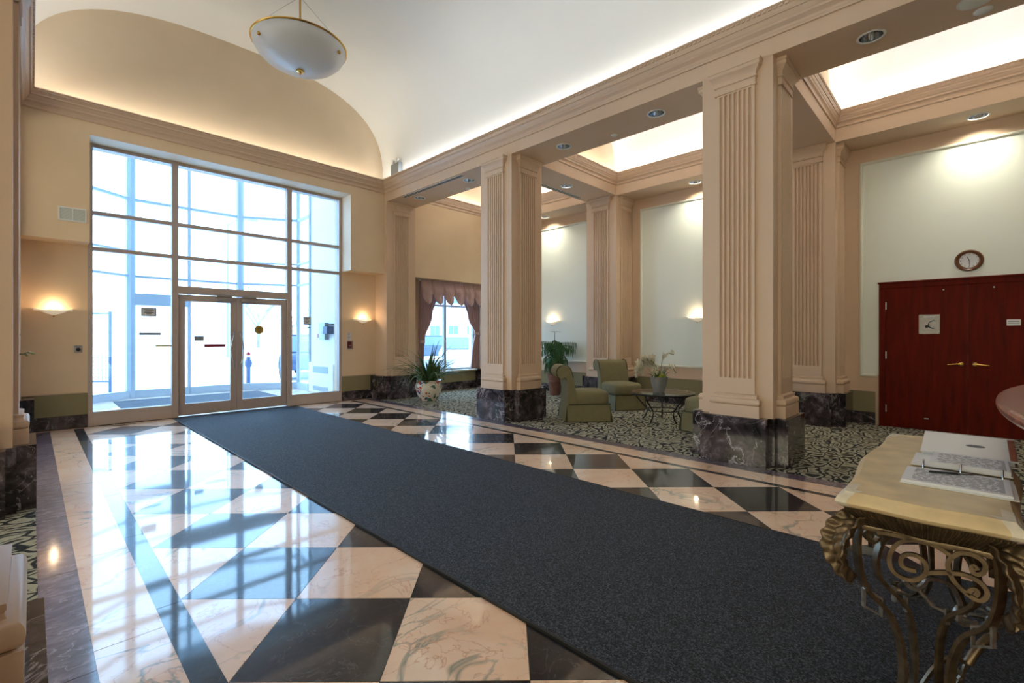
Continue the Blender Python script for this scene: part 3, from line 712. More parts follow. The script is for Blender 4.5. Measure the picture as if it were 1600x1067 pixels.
# ================================================================== CHERRY DOORS, CLOCK
df = thing('door_frame', 'cherry wood frame around the double doors', 'door frame', (0, 0, 0), 0, None, 'structure')
X_ = WX-.03
for nm, b in (('jamb', (X_-.01, .945, 0, WX+.01, 1.025, 2.10)), ('jamb', (X_-.01, -.945, 0, WX+.01, -.865, 2.10)), ('head', (X_-.01, -.945, 2.10, WX+.01, 1.025, 2.19)), ('head_cap', (X_-.03, -.96, 2.175, WX+.01, 1.04, 2.20))):
    MB().box(*b).build(nm, M['cherry'], df, bevel=.006)
def cherry_leaf(name, y0, y1, label, hs):
    t = thing(name, label, 'door', (0, 0, 0), 0, None, 'structure')
    MB().box(X_+.002, y0+.0008, .01, WX+.005, y1-.0008, 2.0995).build('leaf', M['cherry'], t)
    ye = y0+.07 if hs > 0 else y1-.07
    MB().lathe([(.027, 0), (.027, .008), (.014, .012), (.011, .05), (.001, .052)], 20).xform(Matrix.Translation((X_, ye, .985)) @ Matrix.Rotation(-PI/2, 4, 'Y')).build('rose', M['brass'], t, smooth=50)
    MB().tube([(X_-.04, ye, .985), (X_-.046, ye+hs*.03, .985), (X_-.05, ye+hs*.08, .982), (X_-.05, ye+hs*.14, .974)], .010, 8, scale=[1.3, 1.1, .9, .7]).build('lever_handle', M['brass'], t, smooth=60)
    yh = y1-.0 if hs > 0 else y0
    for z in (.28, 1.09, 1.84): MB().box(X_-.004, yh-.011, z-.055, X_+.004, yh+.007, z+.055).build('hinge', M['steel'], t)
    MB().box(X_-.002, (y0+y1)/2-.2*hs-.008, 2.035, X_+.003, (y0+y1)/2-.2*hs+.008, 2.05).build('bumper', M['whitep'], t)
    return t
d3 = cherry_leaf('door_3', .040, .9445, 'left cherry door leaf with clear sign holder and brass lever', 1)
d4 = cherry_leaf('door_4', -.8645, .040, 'right cherry door leaf with small white nameplate and brass lever', -1)
sh = MB().box(X_-.008, .33, 1.41, X_-.004, .56, 1.69).build('sign_holder', M['acrylic'], d3)
MB().box(X_-.0105, .385, 1.648, X_-.0085, .51, 1.664).build('white_strip', M['paper'], sh)
MB().tube([(X_-.009, .40+.055*math.cos(a), 1.545+.055*math.sin(a)) for a in [2.0-PI*1.2*k/12 for k in range(13)]], .006, 5).build('curl_mark', M['darkink'], sh)
MB().lathe([(.022, 0), (.022, .002)], 16).xform(Matrix.Translation((X_-.008, .47, 1.52)) @ Matrix.Rotation(-PI/2, 4, 'Y')).build('round_mark', M['darkink'], sh)
np_ = MB().box(X_-.006, -.46, 1.52, X_-.001, -.33, 1.60).build('nameplate', M['whitep'], d4, bevel=.003)
for k in range(2): MB().box(X_-.0072, -.445, 1.545+.022*k, X_-.0055, -.345, 1.552+.022*k).build('print_line', M['ink'], np_)
MB().box(X_-.004, .45, .17, X_+.001, .50, .185).build('scuff_plate', M['steel'], d3)

ck = thing('wall_clock', 'round wooden wall clock above the cherry doors', 'clock', (WX-.004, .03, 2.43), 0)
RY = Matrix.Rotation(-PI/2, 4, 'Y')
MB().lathe([(.10, 0), (.148, 0), (.15, .012), (.142, .03), (.128, .034), (.118, .026), (.112, .018), (.10, .018)], 48, cap=False).xform(RY).build('case', M['wood'], ck, smooth=40)
MB().lathe([(.113, .0), (.113, .014)], 48).xform(RY).build('dial', M['paper'], ck)
for h in range(1, 13):
    a = PI/2-h*PI/6; text(str(h), .028, M['darkink'], ck, (-.0155, -.088*math.cos(a), .088*math.sin(a)), (PI/2, 0, -PI/2), 'numeral')
for nm, deg, ln, w_ in (('hour_hand', 342, .055, .008), ('minute_hand', 176, .085, .006)):
    a = math.radians(90-deg); b = MB().box(-.018, -w_/2, -.012, -.016, w_/2, ln); b.xform(Matrix.Rotation(math.radians(deg), 4, 'X')).build(nm, M['darkink'], ck)
MB().lathe([(.006, .014), (.006, .021)], 12).xform(RY).build('hub', M['darkink'], ck)

# ================================================================== LAMPS
pl = thing('pendant_light', 'frosted bowl pendant lamp with brass rim hanging from the vault', 'lamp', (2.66, 6.79, 0))
bz = 5.47
MB().lathe([(.61, bz), (.60, bz-.05), (.56, bz-.12), (.48, bz-.20), (.37, bz-.265), (.24, bz-.31), (.10, bz-.335), (.001, bz-.34), (.001, bz-.328), (.24, bz-.30), (.37, bz-.255), (.48, bz-.19), (.59, bz-.05), (.60, bz)], 56, cap=False).build('bowl', M['bowlglass'], pl, smooth=60)
MB().lathe([(.60, bz-.012), (.625, bz-.008), (.63, bz+.004), (.62, bz+.014), (.60, bz+.012), (.60, bz-.012)], 56, cap=False).build('rim', M['brass'], pl, smooth=60)
MB().lathe([(.001, bz-.40), (.012, bz-.395), (.016, bz-.38), (.01, bz-.37), (.05, bz-.362), (.055, bz-.345), (.05, bz-.338), (.001, bz-.335)], 24, cap=False).build('finial', M['brass'], pl, smooth=60)
for k in range(3):
    a = 1.204+k*2*PI/3; MB().ball((.575*math.cos(a), .575*math.sin(a), bz-.115), .024, 10, 6).build('brass_stud', M['brass'], pl, smooth=180)
MB().tube([(0, 0, bz-.33), (0, 0, 6.5)], .013, 10).build('rod', M['brass'], pl, smooth=60)
for k in range(3):
    a = 1.204+k*2*PI/3; MB().tube([(.60*math.cos(a), .60*math.sin(a), bz), (0.02*math.cos(a), .02*math.sin(a), 6.15)], .004, 5).build('stay_wire', M['steel'], pl)
MB().lathe([(.001, 6.50), (.09, 6.50), (.09, 6.53), (.07, 6.555), (.001, 6.56)], 24, cap=False).build('ceiling_rose', M['brass'], pl, smooth=50)

def sconce(loc, rz, label, power=2.4):
    t = thing('wall_sconce', label, 'lamp', loc, rz, 'crescent wall sconces')   # faces -Y
    def f(u, v):
        a = PI*u; cx, cy = math.cos(a), math.sin(a); k = math.sin(PI/2*v)     # v=0 keel, v=1 rim
        zr = .03*abs(cx)**3+.002; zb = -.062*(1-abs(cx)**2.2)
        return (.205*cx*(k*.55+.45 if abs(cx) < .98 else 1), -.125*cy*k-.001, zb+(zr-zb)*(1-math.cos(PI/2*v))**.8)
    MB().grid(f, 28, 10).build('bowl', M['sconceglass'], t, smooth=180, solid=.006)
    MB().box(-.05, -.02, -.06, .05, .0, .02).build('backplate', M['brass'], t, bevel=.004)
    MB().ball((0, -.045, -.082), .011, 8, 6).build('finial', M['brass'], t, smooth=180)
    d = bpy.data.lights.new('sconce_bulb', 'POINT'); d.energy = power; d.color = (1, .70, .40); d.shadow_soft_size = .03
    o = bpy.data.objects.new('sconce_bulb', d); COL.objects.link(o); o.parent = t; o.location = (0, -.085, .05)
    return t
sconce((.23, YN, 1.75), 0, 'crescent wall sconce left of the storefront glass')
sconce((5.10, YN, 1.73), 0, 'crescent wall sconce right of the storefront, above the red alarm pull')
sconce((WX-.008, 7.50, 1.73), -PI/2, 'crescent wall sconce on green panel above the potted pine')
sconce((WX-.008, 3.84, 1.73), -PI/2, 'crescent wall sconce half hidden by the largest pillar')

def downlight(x, y, label, lit=0, color=(1, .93, .72)):
    t = thing('recessed_downlight', label, 'lamp', (x, y, 4.32), 0, 'recessed ceiling downlights')
    MB().lathe([(.098, -.001), (.118, -.001), (.12, -.006), (.116, -.01), (.10, -.01), (.096, -.004), (.098, -.001)], 32, cap=False).build('trim_ring', M['whitep'], t, smooth=50)
    m = MB().lathe([(.097, -.002), (.094, .03), (.084, .07), (.066, .11), (.05, .125)], 32, cap=False); m.open = 1
    m.build('reflector', M['chrome'], t, smooth=60)
    MB().lathe([(.001, .06), (.025, .065), (.04, .085), (.042, .11), (.03, .135), (.001, .138)], 20, cap=False).build('lamp', M['lit'] if lit else M['whitep'], t, smooth=180)
    if lit:
        d = bpy.data.lights.new('downlight_beam', 'AREA'); d.shape = 'DISK'; d.size = .15; d.energy = lit; d.color = color; d.spread = 2.3
        o = bpy.data.objects.new('downlight_beam', d); COL.objects.link(o); o.parent = t; o.location = (0, 0, .015)
for (x, y), nm in zip(LIGHTS_HALL, ('nearest, right of the largest pillar', 'between the two big pillars, nearer one', 'between the two big pillars, farther one', 'beyond the farther pillar, by the long vent', 'last one before the entrance wall')):
    downlight(x, y, 'unlit chrome downlight in the long beam, '+nm)
for (x, y), nm in zip(LIGHTS_WALL, ('above the clock', 'over the middle green panel', 'over the farthest green panel')): downlight(x, y, 'lit downlight in the back wall border '+nm, 8)
downlight(7.33, 5.68, 'dim downlight in the farther cross beam', 3, (.8, .9, 1))

# ================================================================== CEILING FITTINGS
def slot(loc, length, rz, label):
    t = thing('slot_diffuser', label, 'vent', loc, rz)
    MB().box(-length/2, -.045, -.006, length/2, .045, .0).build('frame', M['whitep'], t)
    for y in (-.02, .02): MB().box(-length/2+.01, y-.011, -.008, length/2-.01, y+.011, -.0055).build('slot', M['gasket'], t)
slot((5.51, 7.62, 4.32), 1.95, PI/2, 'long slotted air diffuser in the long beam beyond the farther pillar')
slot((7.3, 5.97, 4.32), 1.75, 0, 'slotted air diffuser in the farther cross beam')
def dome(x, y, r, h, label, m='whitep', cat='detector'):
    t = thing('ceiling_detector', label, cat, (x, y, 4.32))
    MB().lathe([(.001, -h), (r*.6, -h), (r*.85, -h*.6), (r, -h*.25), (r, 0)], 24, cap=True).build('cover', M[m], t, smooth=40)
    MB().lathe([(r*1.12, -.004), (r*1.12, 0)], 24).build('base_ring', M['whitep'], t)
dome(5.97, 3.74, .045, .02, 'small round detector in the long beam between the two big pillars')
dome(6.02, -.07, .06, .02, 'small white round detector at the top right of the picture')
dome(5.80, -.02, .11, .012, 'greenish round ceiling speaker at the top edge of the picture', 'panel', 'speaker')
dome(5.98, 7.55, .06, .012, 'flat round cover beside the long slotted diffuser', 'cream')
dome(6.08, 7.18, .045, .03, 'small domed detector beside the long slotted diffuser', 'whitep')

em = thing('emergency_light', 'white emergency light box with two lamp heads on the cornice', 'lamp', (5.36, 8.72, 4.757), 0)
MB().box(0, -.16, 0, .09, .14, .27).build('battery_box', M['greyp'], em, bevel=.006)
for y in (-.10, .08):
    MB().tube([(.045, y, .27), (.045, y, .30)], .012, 8).build('stalk', M['whitep'], em)
    MB().lathe([(.001, -.03), (.03, -.025), (.045, .02), (.046, .035), (.001, .035)], 16, cap=False).xform(Matrix.Translation((.03, y, .33)) @ Matrix.Rotation(-PI/2, 4, 'Y')).build('lamp_head', M['whitep'], em, smooth=50)

# ================================================================== WALL FITTINGS
vt = thing('wall_vent', 'white double wall grille left of the storefront', 'vent', (.415, YW, 3.115))
fr = MB()
for b in ((-.15, -.012, -.10, .15, .002, -.08), (-.15, -.012, .08, .15, .002, .10), (-.15, -.012, -.08, -.13, .002, .08), (.13, -.012, -.08, .15, .002, .08), (-.008, -.012, -.08, .008, .002, .08)): fr.box(*b)
fr.build('frame', M['whitep'], vt)
for s in (-1, 1):
    g = MB().box(min(s*.008, s*.13), -.002, -.08, max(s*.008, s*.13), .001, .08).build('grille', M['greyp'], vt)
    lv = MB()
    for k in range(14): lv.box(min(s*.01, s*.128), -.008, -.076+k*.0112, max(s*.01, s*.128), -.002, -.070+k*.0112)
    tag(lv.build('louvres', M['panel'], g), kind='stuff')
ks = thing('key_switch', 'small steel key switch on the wall left of the storefront', 'switch', (.49, YN, 1.185))
MB().box(-.05, -.012, -.055, .05, .002, .055).build('plate', M['steel'], ks, bevel=.004)
MB().lathe([(.026, 0), (.026, .012), (.012, .016), (.001, .016)], 18, cap=False).xform(Matrix.Translation((.005, -.012, -.008)) @ Matrix.Rotation(PI/2, 4, 'X')).build('key_barrel', M['gasket'], ks)
MB().box(-.035, -.014, .028, .035, -.011, .045).build('label_plate', M['greyp'], ks)
ps = thing('fire_alarm_pull', 'red fire alarm pull under a clear cover beside the right sconce', 'alarm', (4.79, YN, 1.20))
MB().box(-.045, -.04, -.075, .045, .002, .065).build('body', M['red'], ps, bevel=.006)
MB().box(-.02, -.05, -.03, .02, -.038, -.01).build('handle', M['whitep'], ps)
MB().box(-.065, -.06, -.10, .065, -.055, .085).build('clear_cover', M['acrylic'], ps)
MB().box(-.07, -.012, -.105, .07, .001, .09).build('back_frame', M['whitep'], ps)
for k, z in enumerate((1.42, 1.345)):
    cd = thing('notice_card', ('upper' if k == 0 else 'lower')+' small notice card above the red alarm pull', 'notice', (4.79, YN, z), 0)
    MB().box(-.045, -.006, -.034, .045, .001, .034).build('card', M['paper'], cd)
    for q in range(3): MB().box(-.032, -.0075, .018-q*.018, .032-.01*q, -.0055, .023-q*.018).build('print_line', M['red'] if q == 0 and k == 0 else M['ink'], cd)
# porch fittings
ht = thing('cabinet_heater', 'white wall heater on the porch wall behind the right glass', 'heater', (4.95, 11.13, .0))
MB().box(-.12, -.68, .02, .0, .68, .74).build('casing', M['whitep'], ht, bevel=.01)
for z0, z1, nm, m in ((.50, .66, 'outlet_grille', 'greyp'), (.07, .20, 'inlet_grille', 'panel')):
    g = MB().box(-.124, -.42, z0, -.118, .42, z1).build(nm, M[m], ht); lv = MB()
    for k in range(9): lv.box(-.130, -.41, z0+.008+k*(z1-z0-.02)/9, -.122, .41, z0+.008+k*(z1-z0-.02)/9+.006)
    tag(lv.build('louvres', M['greyp'], g), kind='stuff')
ip = thing('intercom_box', 'grey entry intercom box on the porch wall above the heater', 'intercom', (4.95, 11.1, 1.50))
MB().box(-.10, -.16, -.20, 0, .16, .20).build('housing', M['greyp'], ip, bevel=.008)
MB().box(-.16, -.42, -.07, -.0, -.20, .11).build('card_reader', M['bollard'], ip, bevel=.008)
MB().box(-.012, .18, -.16, 0, .46, -.06).build('red_notice', M['red'], ip); MB().box(-.010, .18, .06, 0, .46, .18).build('white_notice', M['paper'], ip)
MB().box(-.08, -.44, .15, -.0, -.20, .17).build('dark_bar', M['darkink'], ip)
for r_ in range(4):
    for c_ in range(3): MB().box(-.107, -.06+c_*.05, -.15+r_*.05, -.099, -.03+c_*.05, -.12+r_*.05).build('key', M['whitep'], ip)

# ================================================================== CHAIRS AND COFFEE TABLE
def superbox(c, h, e=.35, n=28, m=16):
    g = MB(); sp = lambda t: math.copysign(abs(t)**e, t)
    def f(u, v):
        a = 2*PI*u; b = -PI/2+PI*v; cb = abs(math.cos(b))**e
        return (c[0]+h[0]*cb*sp(math.cos(a)), c[1]+h[1]*cb*sp(math.sin(a)), c[2]+h[2]*sp(math.sin(b)))
    return g.grid(f, n, m)
def chair(loc, rz, label):
    t = thing('slipper_chair', label, 'chair', loc, rz, 'olive slipper chairs')
    y = .31
    s_ = MB(); b0 = [(-.36, -y-.01), (.40, -y-.01), (.40, y+.01), (-.36, y+.01)]; b1 = [(-.33, -y+.01), (.365, -y+.01), (.365, y-.01), (-.33, y-.01)]
    s_.add([(a, b, .006) for a, b in b0]+[(a, b, .28) for a, b in b1], [(3, 2, 1, 0), (4, 5, 6, 7), (0, 1, 5, 4), (1, 2, 6, 5), (2, 3, 7, 6), (3, 0, 4, 7)])
    sk = s_.build('skirt', M['green'], t, bevel=.012)
    for cx in (-.35, .385):
        for sy in (-1, 1):
            k = MB().add([(cx-.02, sy*(y+.004), .006), (cx+.02, sy*(y+.004), .006), (cx*.955, sy*(y-.010), .27), (cx-.02, sy*(y+.018), .006), (cx+.02, sy*(y+.018), .006), (cx*.955, sy*(y-.002), .27)], [(0, 1, 2), (5, 4, 3), (0, 3, 4, 1), (1, 4, 5, 2), (2, 5, 3, 0)])
            k.build('kick_pleat', M['pipe'], sk)
    superbox((.045, 0, .375), (.335, y, .125), .42).build('seat', M['green'], t, smooth=180)
    MB().tube([(-.30, -y, .285), (.372, -y, .285), (.372, y, .285), (-.30, y, .285)], .008, 6).build('seat_piping', M['pipe'], t)
    cx, cz, r = -.385, .795, .115
    prof = [(-.17, .27), (-.185, .45), (-.20, .6), (-.235, .71)]
    prof += [(cx+r*1.06*math.cos(a), cz+r*math.sin(a)) for a in [.25+(4.1-.25)*k/14 for k in range(15)]]
    prof += [(cx+.02, cz-.075), (-.335, .66), (-.315, .5), (-.325, .27)]
    n = len(prof); bk = MB(); L_ = 10; v = []; f = []
    for j in range(L_+1):
        yy = -y+2*y*j/L_; k = 1-.05*(abs(2*j/L_-1))**6
        for a, b in prof: v.append((cx+.07+(a-cx-.07)*k, yy, .6+(b-.6)*k))
    for j in range(L_):
        for q in range(n): f.append((j*n+q, j*n+(q+1) % n, (j+1)*n+(q+1) % n, (j+1)*n+q))
    f += [tuple(range(n))[::-1], tuple(L_*n+q for q in range(n))]
    bkr = bk.add(v, f).build('backrest', M['green'], t, smooth=50)
    for sy in (-1, 1): MB().tube([(a, sy*(y-.002), b) for a, b in prof[3:19]], .008, 6).build('back_piping', M['pipe'], bkr)
chair((6.42, 4.62, .004), math.radians(-41), 'olive slipper chair seen side-on, nearest the farther pillar')
chair((7.95, 4.86, .004), math.radians(-118), 'olive slipper chair facing forward behind the glass table')
chair((6.88, 2.62, .004), math.radians(82), 'olive slipper chair half hidden behind the largest pillar')

tb = thing('coffee_table', 'round glass coffee table with black iron legs between the olive chairs', 'table', (7.15, 3.58, .004))
MB().lathe([(.001, .465), (.49, .465), (.495, .470), (.49, .477), (.001, .477)], 48, cap=False).build('glass_top', M['tableglass'], tb, smooth=40)
MB().tube([(.475*math.cos(2*PI*k/40), .475*math.sin(2*PI*k/40), .452) for k in range(40)], .012, 8, closed=True).build('rim_ring', M['iron'], tb, smooth=180)
for k in range(5):
    a = .5+k*2*PI/5; ca, sa = math.cos(a), math.sin(a)
    MB().tube([(r*ca, r*sa, z) for r, z in ((.46, .45), (.42, .36), (.34, .27), (.27, .20), (.255, .14), (.28, .07), (.33, .008))], .013, 8).build('leg', M['iron'], tb, smooth=180)
MB().tube([(.262*math.cos(2*PI*k/32), .262*math.sin(2*PI*k/32), .185) for k in range(32)], .009, 6, closed=True).build('stretcher_ring', M['iron'], tb, smooth=180)

# ================================================================== PLANTS
def strap(path, w, fold=.25, taper=2.2):
    """keeled strap leaf along a path"""
    P = [Vector(p) for p in path]; n = len(P); m = MB(); v = []; f = []
    for i in range(n):
        t = (P[min(i+1, n-1)]-P[max(i-1, 0)]).normalized(); sd = t.cross(Vector((0, 0, 1)))
        if sd.length < .05: sd = Vector((1, 0, 0))
        sd.normalize(); up = sd.cross(t); s = i/(n-1); ww = w*(min(1, .45+2*s))*(1-s**taper)+.0008
        v += [P[i]-sd*ww+up*ww*fold, P[i], P[i]+sd*ww+up*ww*fold, P[i]-up*.002]
    for i in range(n-1):
        for q, r in ((0, 1), (1, 2), (2, 3), (3, 0)): f.append((i*4+q, i*4+r, (i+1)*4+r, (i+1)*4+q))
    return m.add(v, f)
pp = thing('potted_strap_plant', 'strap-leafed plant in a painted porcelain pot before the curtained window', 'plant', (6.0, 8.38, .004))
MB().lathe([(.001, 0), (.17, 0), (.18, .02), (.25, .14), (.285, .26), (.28, .34), (.255, .385), (.262, .40), (.262, .43), (.235, .43), (.235, .38), (.001, .37)], 40, cap=False).build('pot', M['porcelain'], pp, smooth=50)
MB().lathe([(.001, .40), (.234, .385)], 24, cap=False).build('soil', M['soil'], pp)
rnd = random.Random(3)
for k in range(120):
    a = rnd.uniform(0, 2*PI); L_ = rnd.uniform(.55, 1.08); el = rnd.uniform(.5, 1.45); dr = rnd.uniform(.4, 1.5); r0 = rnd.uniform(.02, .14)
    pth = []; p = Vector((r0*math.cos(a), r0*math.sin(a), .39)); e = el
    for i in range(11):
        pth.append(tuple(p)); st_ = L_/10; p = p+Vector((math.cos(e)*math.cos(a), math.cos(e)*math.sin(a), math.sin(e)))*st_; e -= dr*.16*(.3+i/7)
    if min(q[2] for q in pth) < .06 or max(q[1] for q in pth) > .52: continue
    strap(pth, rnd.uniform(.018, .028)).build('leaf', M['leaf'] if k % 4 else M['leafdk'], pp, smooth=180)

pn = thing('potted_pine', 'Norfolk pine in a ribbed terracotta pot, behind the side-on chair', 'plant', (8.62, 7.02, .004))
MB().lathe([(.001, 0), (.12, 0), (.125, .02), (.15, .30), (.165, .32), (.155, .345), (.165, .37), (.165, .42), (.175, .44), (.165, .46), (.18, .50), (.18, .54), (.15, .54), (.15, .49), (.001, .48)], 32, cap=False).build('pot', M['terra'], pn, smooth=40)
MB().lathe([(.001, .505), (.148, .495)], 20, cap=False).build('soil', M['soil'], pn)
MB().tube([(0, 0, .48), (.01, 0, .8), (0, .01, 1.2), (0, 0, 1.49)], .014, 8, scale=[1.2, 1, .7, .35]).build('trunk', M['stem'], pn, smooth=180)
def frond(a, z, L_, el, dr, hang):
    m = MB(); p = Vector((0, 0, z)); e = el; pts = []
    for i in range(13):
        pts.append(p.copy()); p = p+Vector((math.cos(e)*math.cos(a), math.cos(e)*math.sin(a), math.sin(e)))*L_/12; e -= dr/12
    m.tube(pts, .006, 5, scale=[1-.06*i for i in range(13)])
    for i in range(2, 13):
        c = pts[i]; sd = Vector((-math.sin(a), math.cos(a), 0)); ln = hang*(.35+.45*rnd.random()+.3*math.sin(PI*i/13))*.8
        for s in (-1, 1):
            q = [c, c+sd*s*ln*.45+Vector((0, 0, -.02)), c+sd*s*ln*.62+Vector((0, 0, -.07-ln*.5)), c+sd*s*ln*.60+Vector((0, 0, -.10-ln*.8))]
            m.bar(q, .014, .010, (math.cos(a), math.sin(a), .1), scale=[.6, 1, .9, .3])
    return m
rnd = random.Random(5)
for k in range(30):
    q = k/29; z = .72+.54*q; up = q > .55
    L_ = rnd.uniform(.38, .54) if up else rnd.uniform(.20, .32)+.12*q
    frond(k*2.399+rnd.uniform(-.3, .3), z, L_, rnd.uniform(.05, .22) if up else rnd.uniform(-.3, .2), rnd.uniform(.15, .5) if up else rnd.uniform(.9, 1.4), rnd.uniform(.09, .20)).build('branch', M['leafdk'], pn, smooth=60)
for k in range(5): MB().bar([(0, 0, 1.47), (.06*math.cos(k*1.257), .06*math.sin(k*1.257), 1.485), (.15*math.cos(k*1.257), .15*math.sin(k*1.257), 1.478)], .016, .008, scale=[.6, 1, .4]).build('branch', M['leafdk'], pn, smooth=60)

oc = thing('orchid_arrangement', 'white orchid arrangement in a grey metal pot on the glass table', 'flowers', (7.10, 3.62, .482))
MB().lathe([(.001, 0), (.085, 0), (.09, .01), (.125, .16), (.135, .225), (.14, .24), (.128, .24), (.12, .2), (.001, .2)], 36, cap=False).build('pot', M['zinc'], oc, smooth=50)
MB().lathe([(.001, .215), (.12, .205)], 18, cap=False).build('moss', M['soil'], oc)
RGT = Vector((.699, -.715, 0)); AWY = Vector((.715, .699, 0))
rnd = random.Random(11)
def P3(r, d, z): v = RGT*r+AWY*d; return Vector((v.x, v.y, z))
def flower(c, s):
    m = MB(); ax = Vector((rnd.uniform(-.6, .6), -1+rnd.uniform(-.3, .3), rnd.uniform(-.2, .5))).normalized(); ux = ax.cross(Vector((0, 0, 1))).normalized(); uy = ux.cross(ax)
    for k in range(5):
        a = 2*PI*k/5+.3; d = ux*math.cos(a)+uy*math.sin(a); e = ux*-math.sin(a)+uy*math.cos(a)
        m.add([c, c+d*s*.5+e*s*.32+ax*s*.15, c+d*s+ax*s*.1, c+d*s*.5-e*s*.32+ax*s*.15, c+d*s*.5-ax*s*.06], [(0, 1, 2, 4), (0, 4, 2, 3), (0, 3, 2, 1)])
    m.ball(tuple(c+ax*s*.12), s*.16, 6, 4); return m
stems = [([P3(0, 0, .2), P3(-.05, 0, .42), P3(-.13, .02, .52), P3(-.24, .02, .50), P3(-.32, 0, .38), P3(-.35, 0, .28)], 44, .032), ([P3(-.02, .04, .2), P3(-.06, .06, .40), P3(-.12, .05, .47), P3(-.2, .04, .46)], 22, .032),
         ([P3(.02, 0, .2), P3(.04, 0, .42), P3(.06, 0, .58), P3(.15, 0, .62), P3(.24, 0, .60)], 15, .018), ([P3(.04, -.02, .2), P3(.10, -.03, .36), P3(.2, -.03, .40), P3(.27, -.03, .30)], 9, .022), ([P3(-.04, -.06, .2), P3(-.08, -.08, .30), P3(-.10, -.1, .33)], 6, .03)]
for pth, nf, sz in stems:
    st_ = MB().tube(pth, .005, 6).build('flower_stem', M['leaf'], oc, smooth=180)
    for k in range(nf):
        s = 1.0-.62*(k/nf); i = min(int(s*(len(pth)-1)), len(pth)-2); t = s*(len(pth)-1)-i
        c = pth[i].lerp(pth[i+1], t)+Vector((rnd.uniform(-.05, .05), rnd.uniform(-.05, .05), rnd.uniform(-.04, .05)))
        flower(c, sz*rnd.uniform(1.5, 2.1)).build('blossom', M['petal'], st_)
for k in range(22):
    a = rnd.uniform(0, 2*PI); ln = rnd.uniform(.10, .26); e = rnd.uniform(.3, 1.4)
    p0 = Vector((.06*math.cos(a), .06*math.sin(a), .21)); d = Vector((math.cos(a)*math.cos(e), math.sin(a)*math.cos(e), math.sin(e)))
    strap([p0, p0+d*ln*.35, p0+d*ln*.7+Vector((0, 0, -.01)), p0+d*ln+Vector((0, 0, -.04))], .018, .2).build('leaf', M['leaf'], oc, smooth=180)
for k in range(14):
    a = rnd.uniform(0, 2*PI); r = rnd.uniform(.02, .11); MB().ball((r*math.cos(a), r*math.sin(a), .235+rnd.uniform(0, .05)), rnd.uniform(.022, .034), 8, 5).build('green_bloom', M['leafyl'], oc, smooth=180)

lp = thing('leafy_plant', 'dark-leafed plant mostly hidden by the left pillar, one sprig showing', 'plant', (-.52, 8.55, .004))
MB().lathe([(.001, 0), (.15, 0), (.2, .35), (.21, .38), (.18, .38), (.17, .33), (.001, .32)], 28, cap=False).build('pot', M['terra'], lp, smooth=40)
rnd = random.Random(21)
for k in range(9):
    a = -.15 if k == 0 else rnd.uniform(0, 2*PI); rch = .48 if k == 0 else rnd.uniform(.15, .4); zt = 1.16 if k == 0 else rnd.uniform(.7, 1.5)
    pts = [Vector((0, 0, .32)), Vector((rch*.3*math.cos(a), rch*.3*math.sin(a), .32+(zt-.32)*.55)), Vector((rch*.75*math.cos(a), rch*.75*math.sin(a), zt-.03)), Vector((rch*math.cos(a), rch*math.sin(a), zt))]
    st_ = MB().tube(pts, .005, 6).build('stalk', M['stem'], lp, smooth=180)
    for q in range(7):
        s = .45+.55*q/6; i = min(int(s*3), 2); c = pts[i].lerp(pts[i+1], s*3-i); b = a+(.7 if q % 2 else -.7)
        strap([c, c+Vector((.05*math.cos(b), .05*math.sin(b), .012)), c+Vector((.10*math.cos(b), .10*math.sin(b), 0)), c+Vector((.13*math.cos(b), .13*math.sin(b), -.02))], .022, .2).build('leaf', M['leafdk'], st_, smooth=180)

# ================================================================== RECEPTION COUNTER
ct = thing('reception_counter', 'curved red-brown stone-topped counter at the right picture edge', 'counter', (0, 0, 0))
arc = [(2.75+4.0*math.cos(a), -4.07+4.0*math.sin(a)) for a in [PI/2+.34-(.34+.5)*k/40 for k in range(41)]]
arc[0:0] = [(arc[0][0]-.12, arc[0][1]-.12)]
top = [p for p in arc]+[(4.6, -1.2), (1.25, -1.2)]
MB().prism(top, 1.075, 1.115).build('counter_top', M['desk'], ct, bevel=.014)
inner = [(x+(.12 if x < 1.6 else 0), y-.26) for x, y in arc[1:]]+[(4.4, -1.1), (1.55, -1.1)]
MB().prism(inner, .1, 1.075).build('front_panel', M['cherry'], ct); MB().prism([(x, y-.03) for x, y in inner], .0, .1).build('kickboard', M['gasket'], ct)

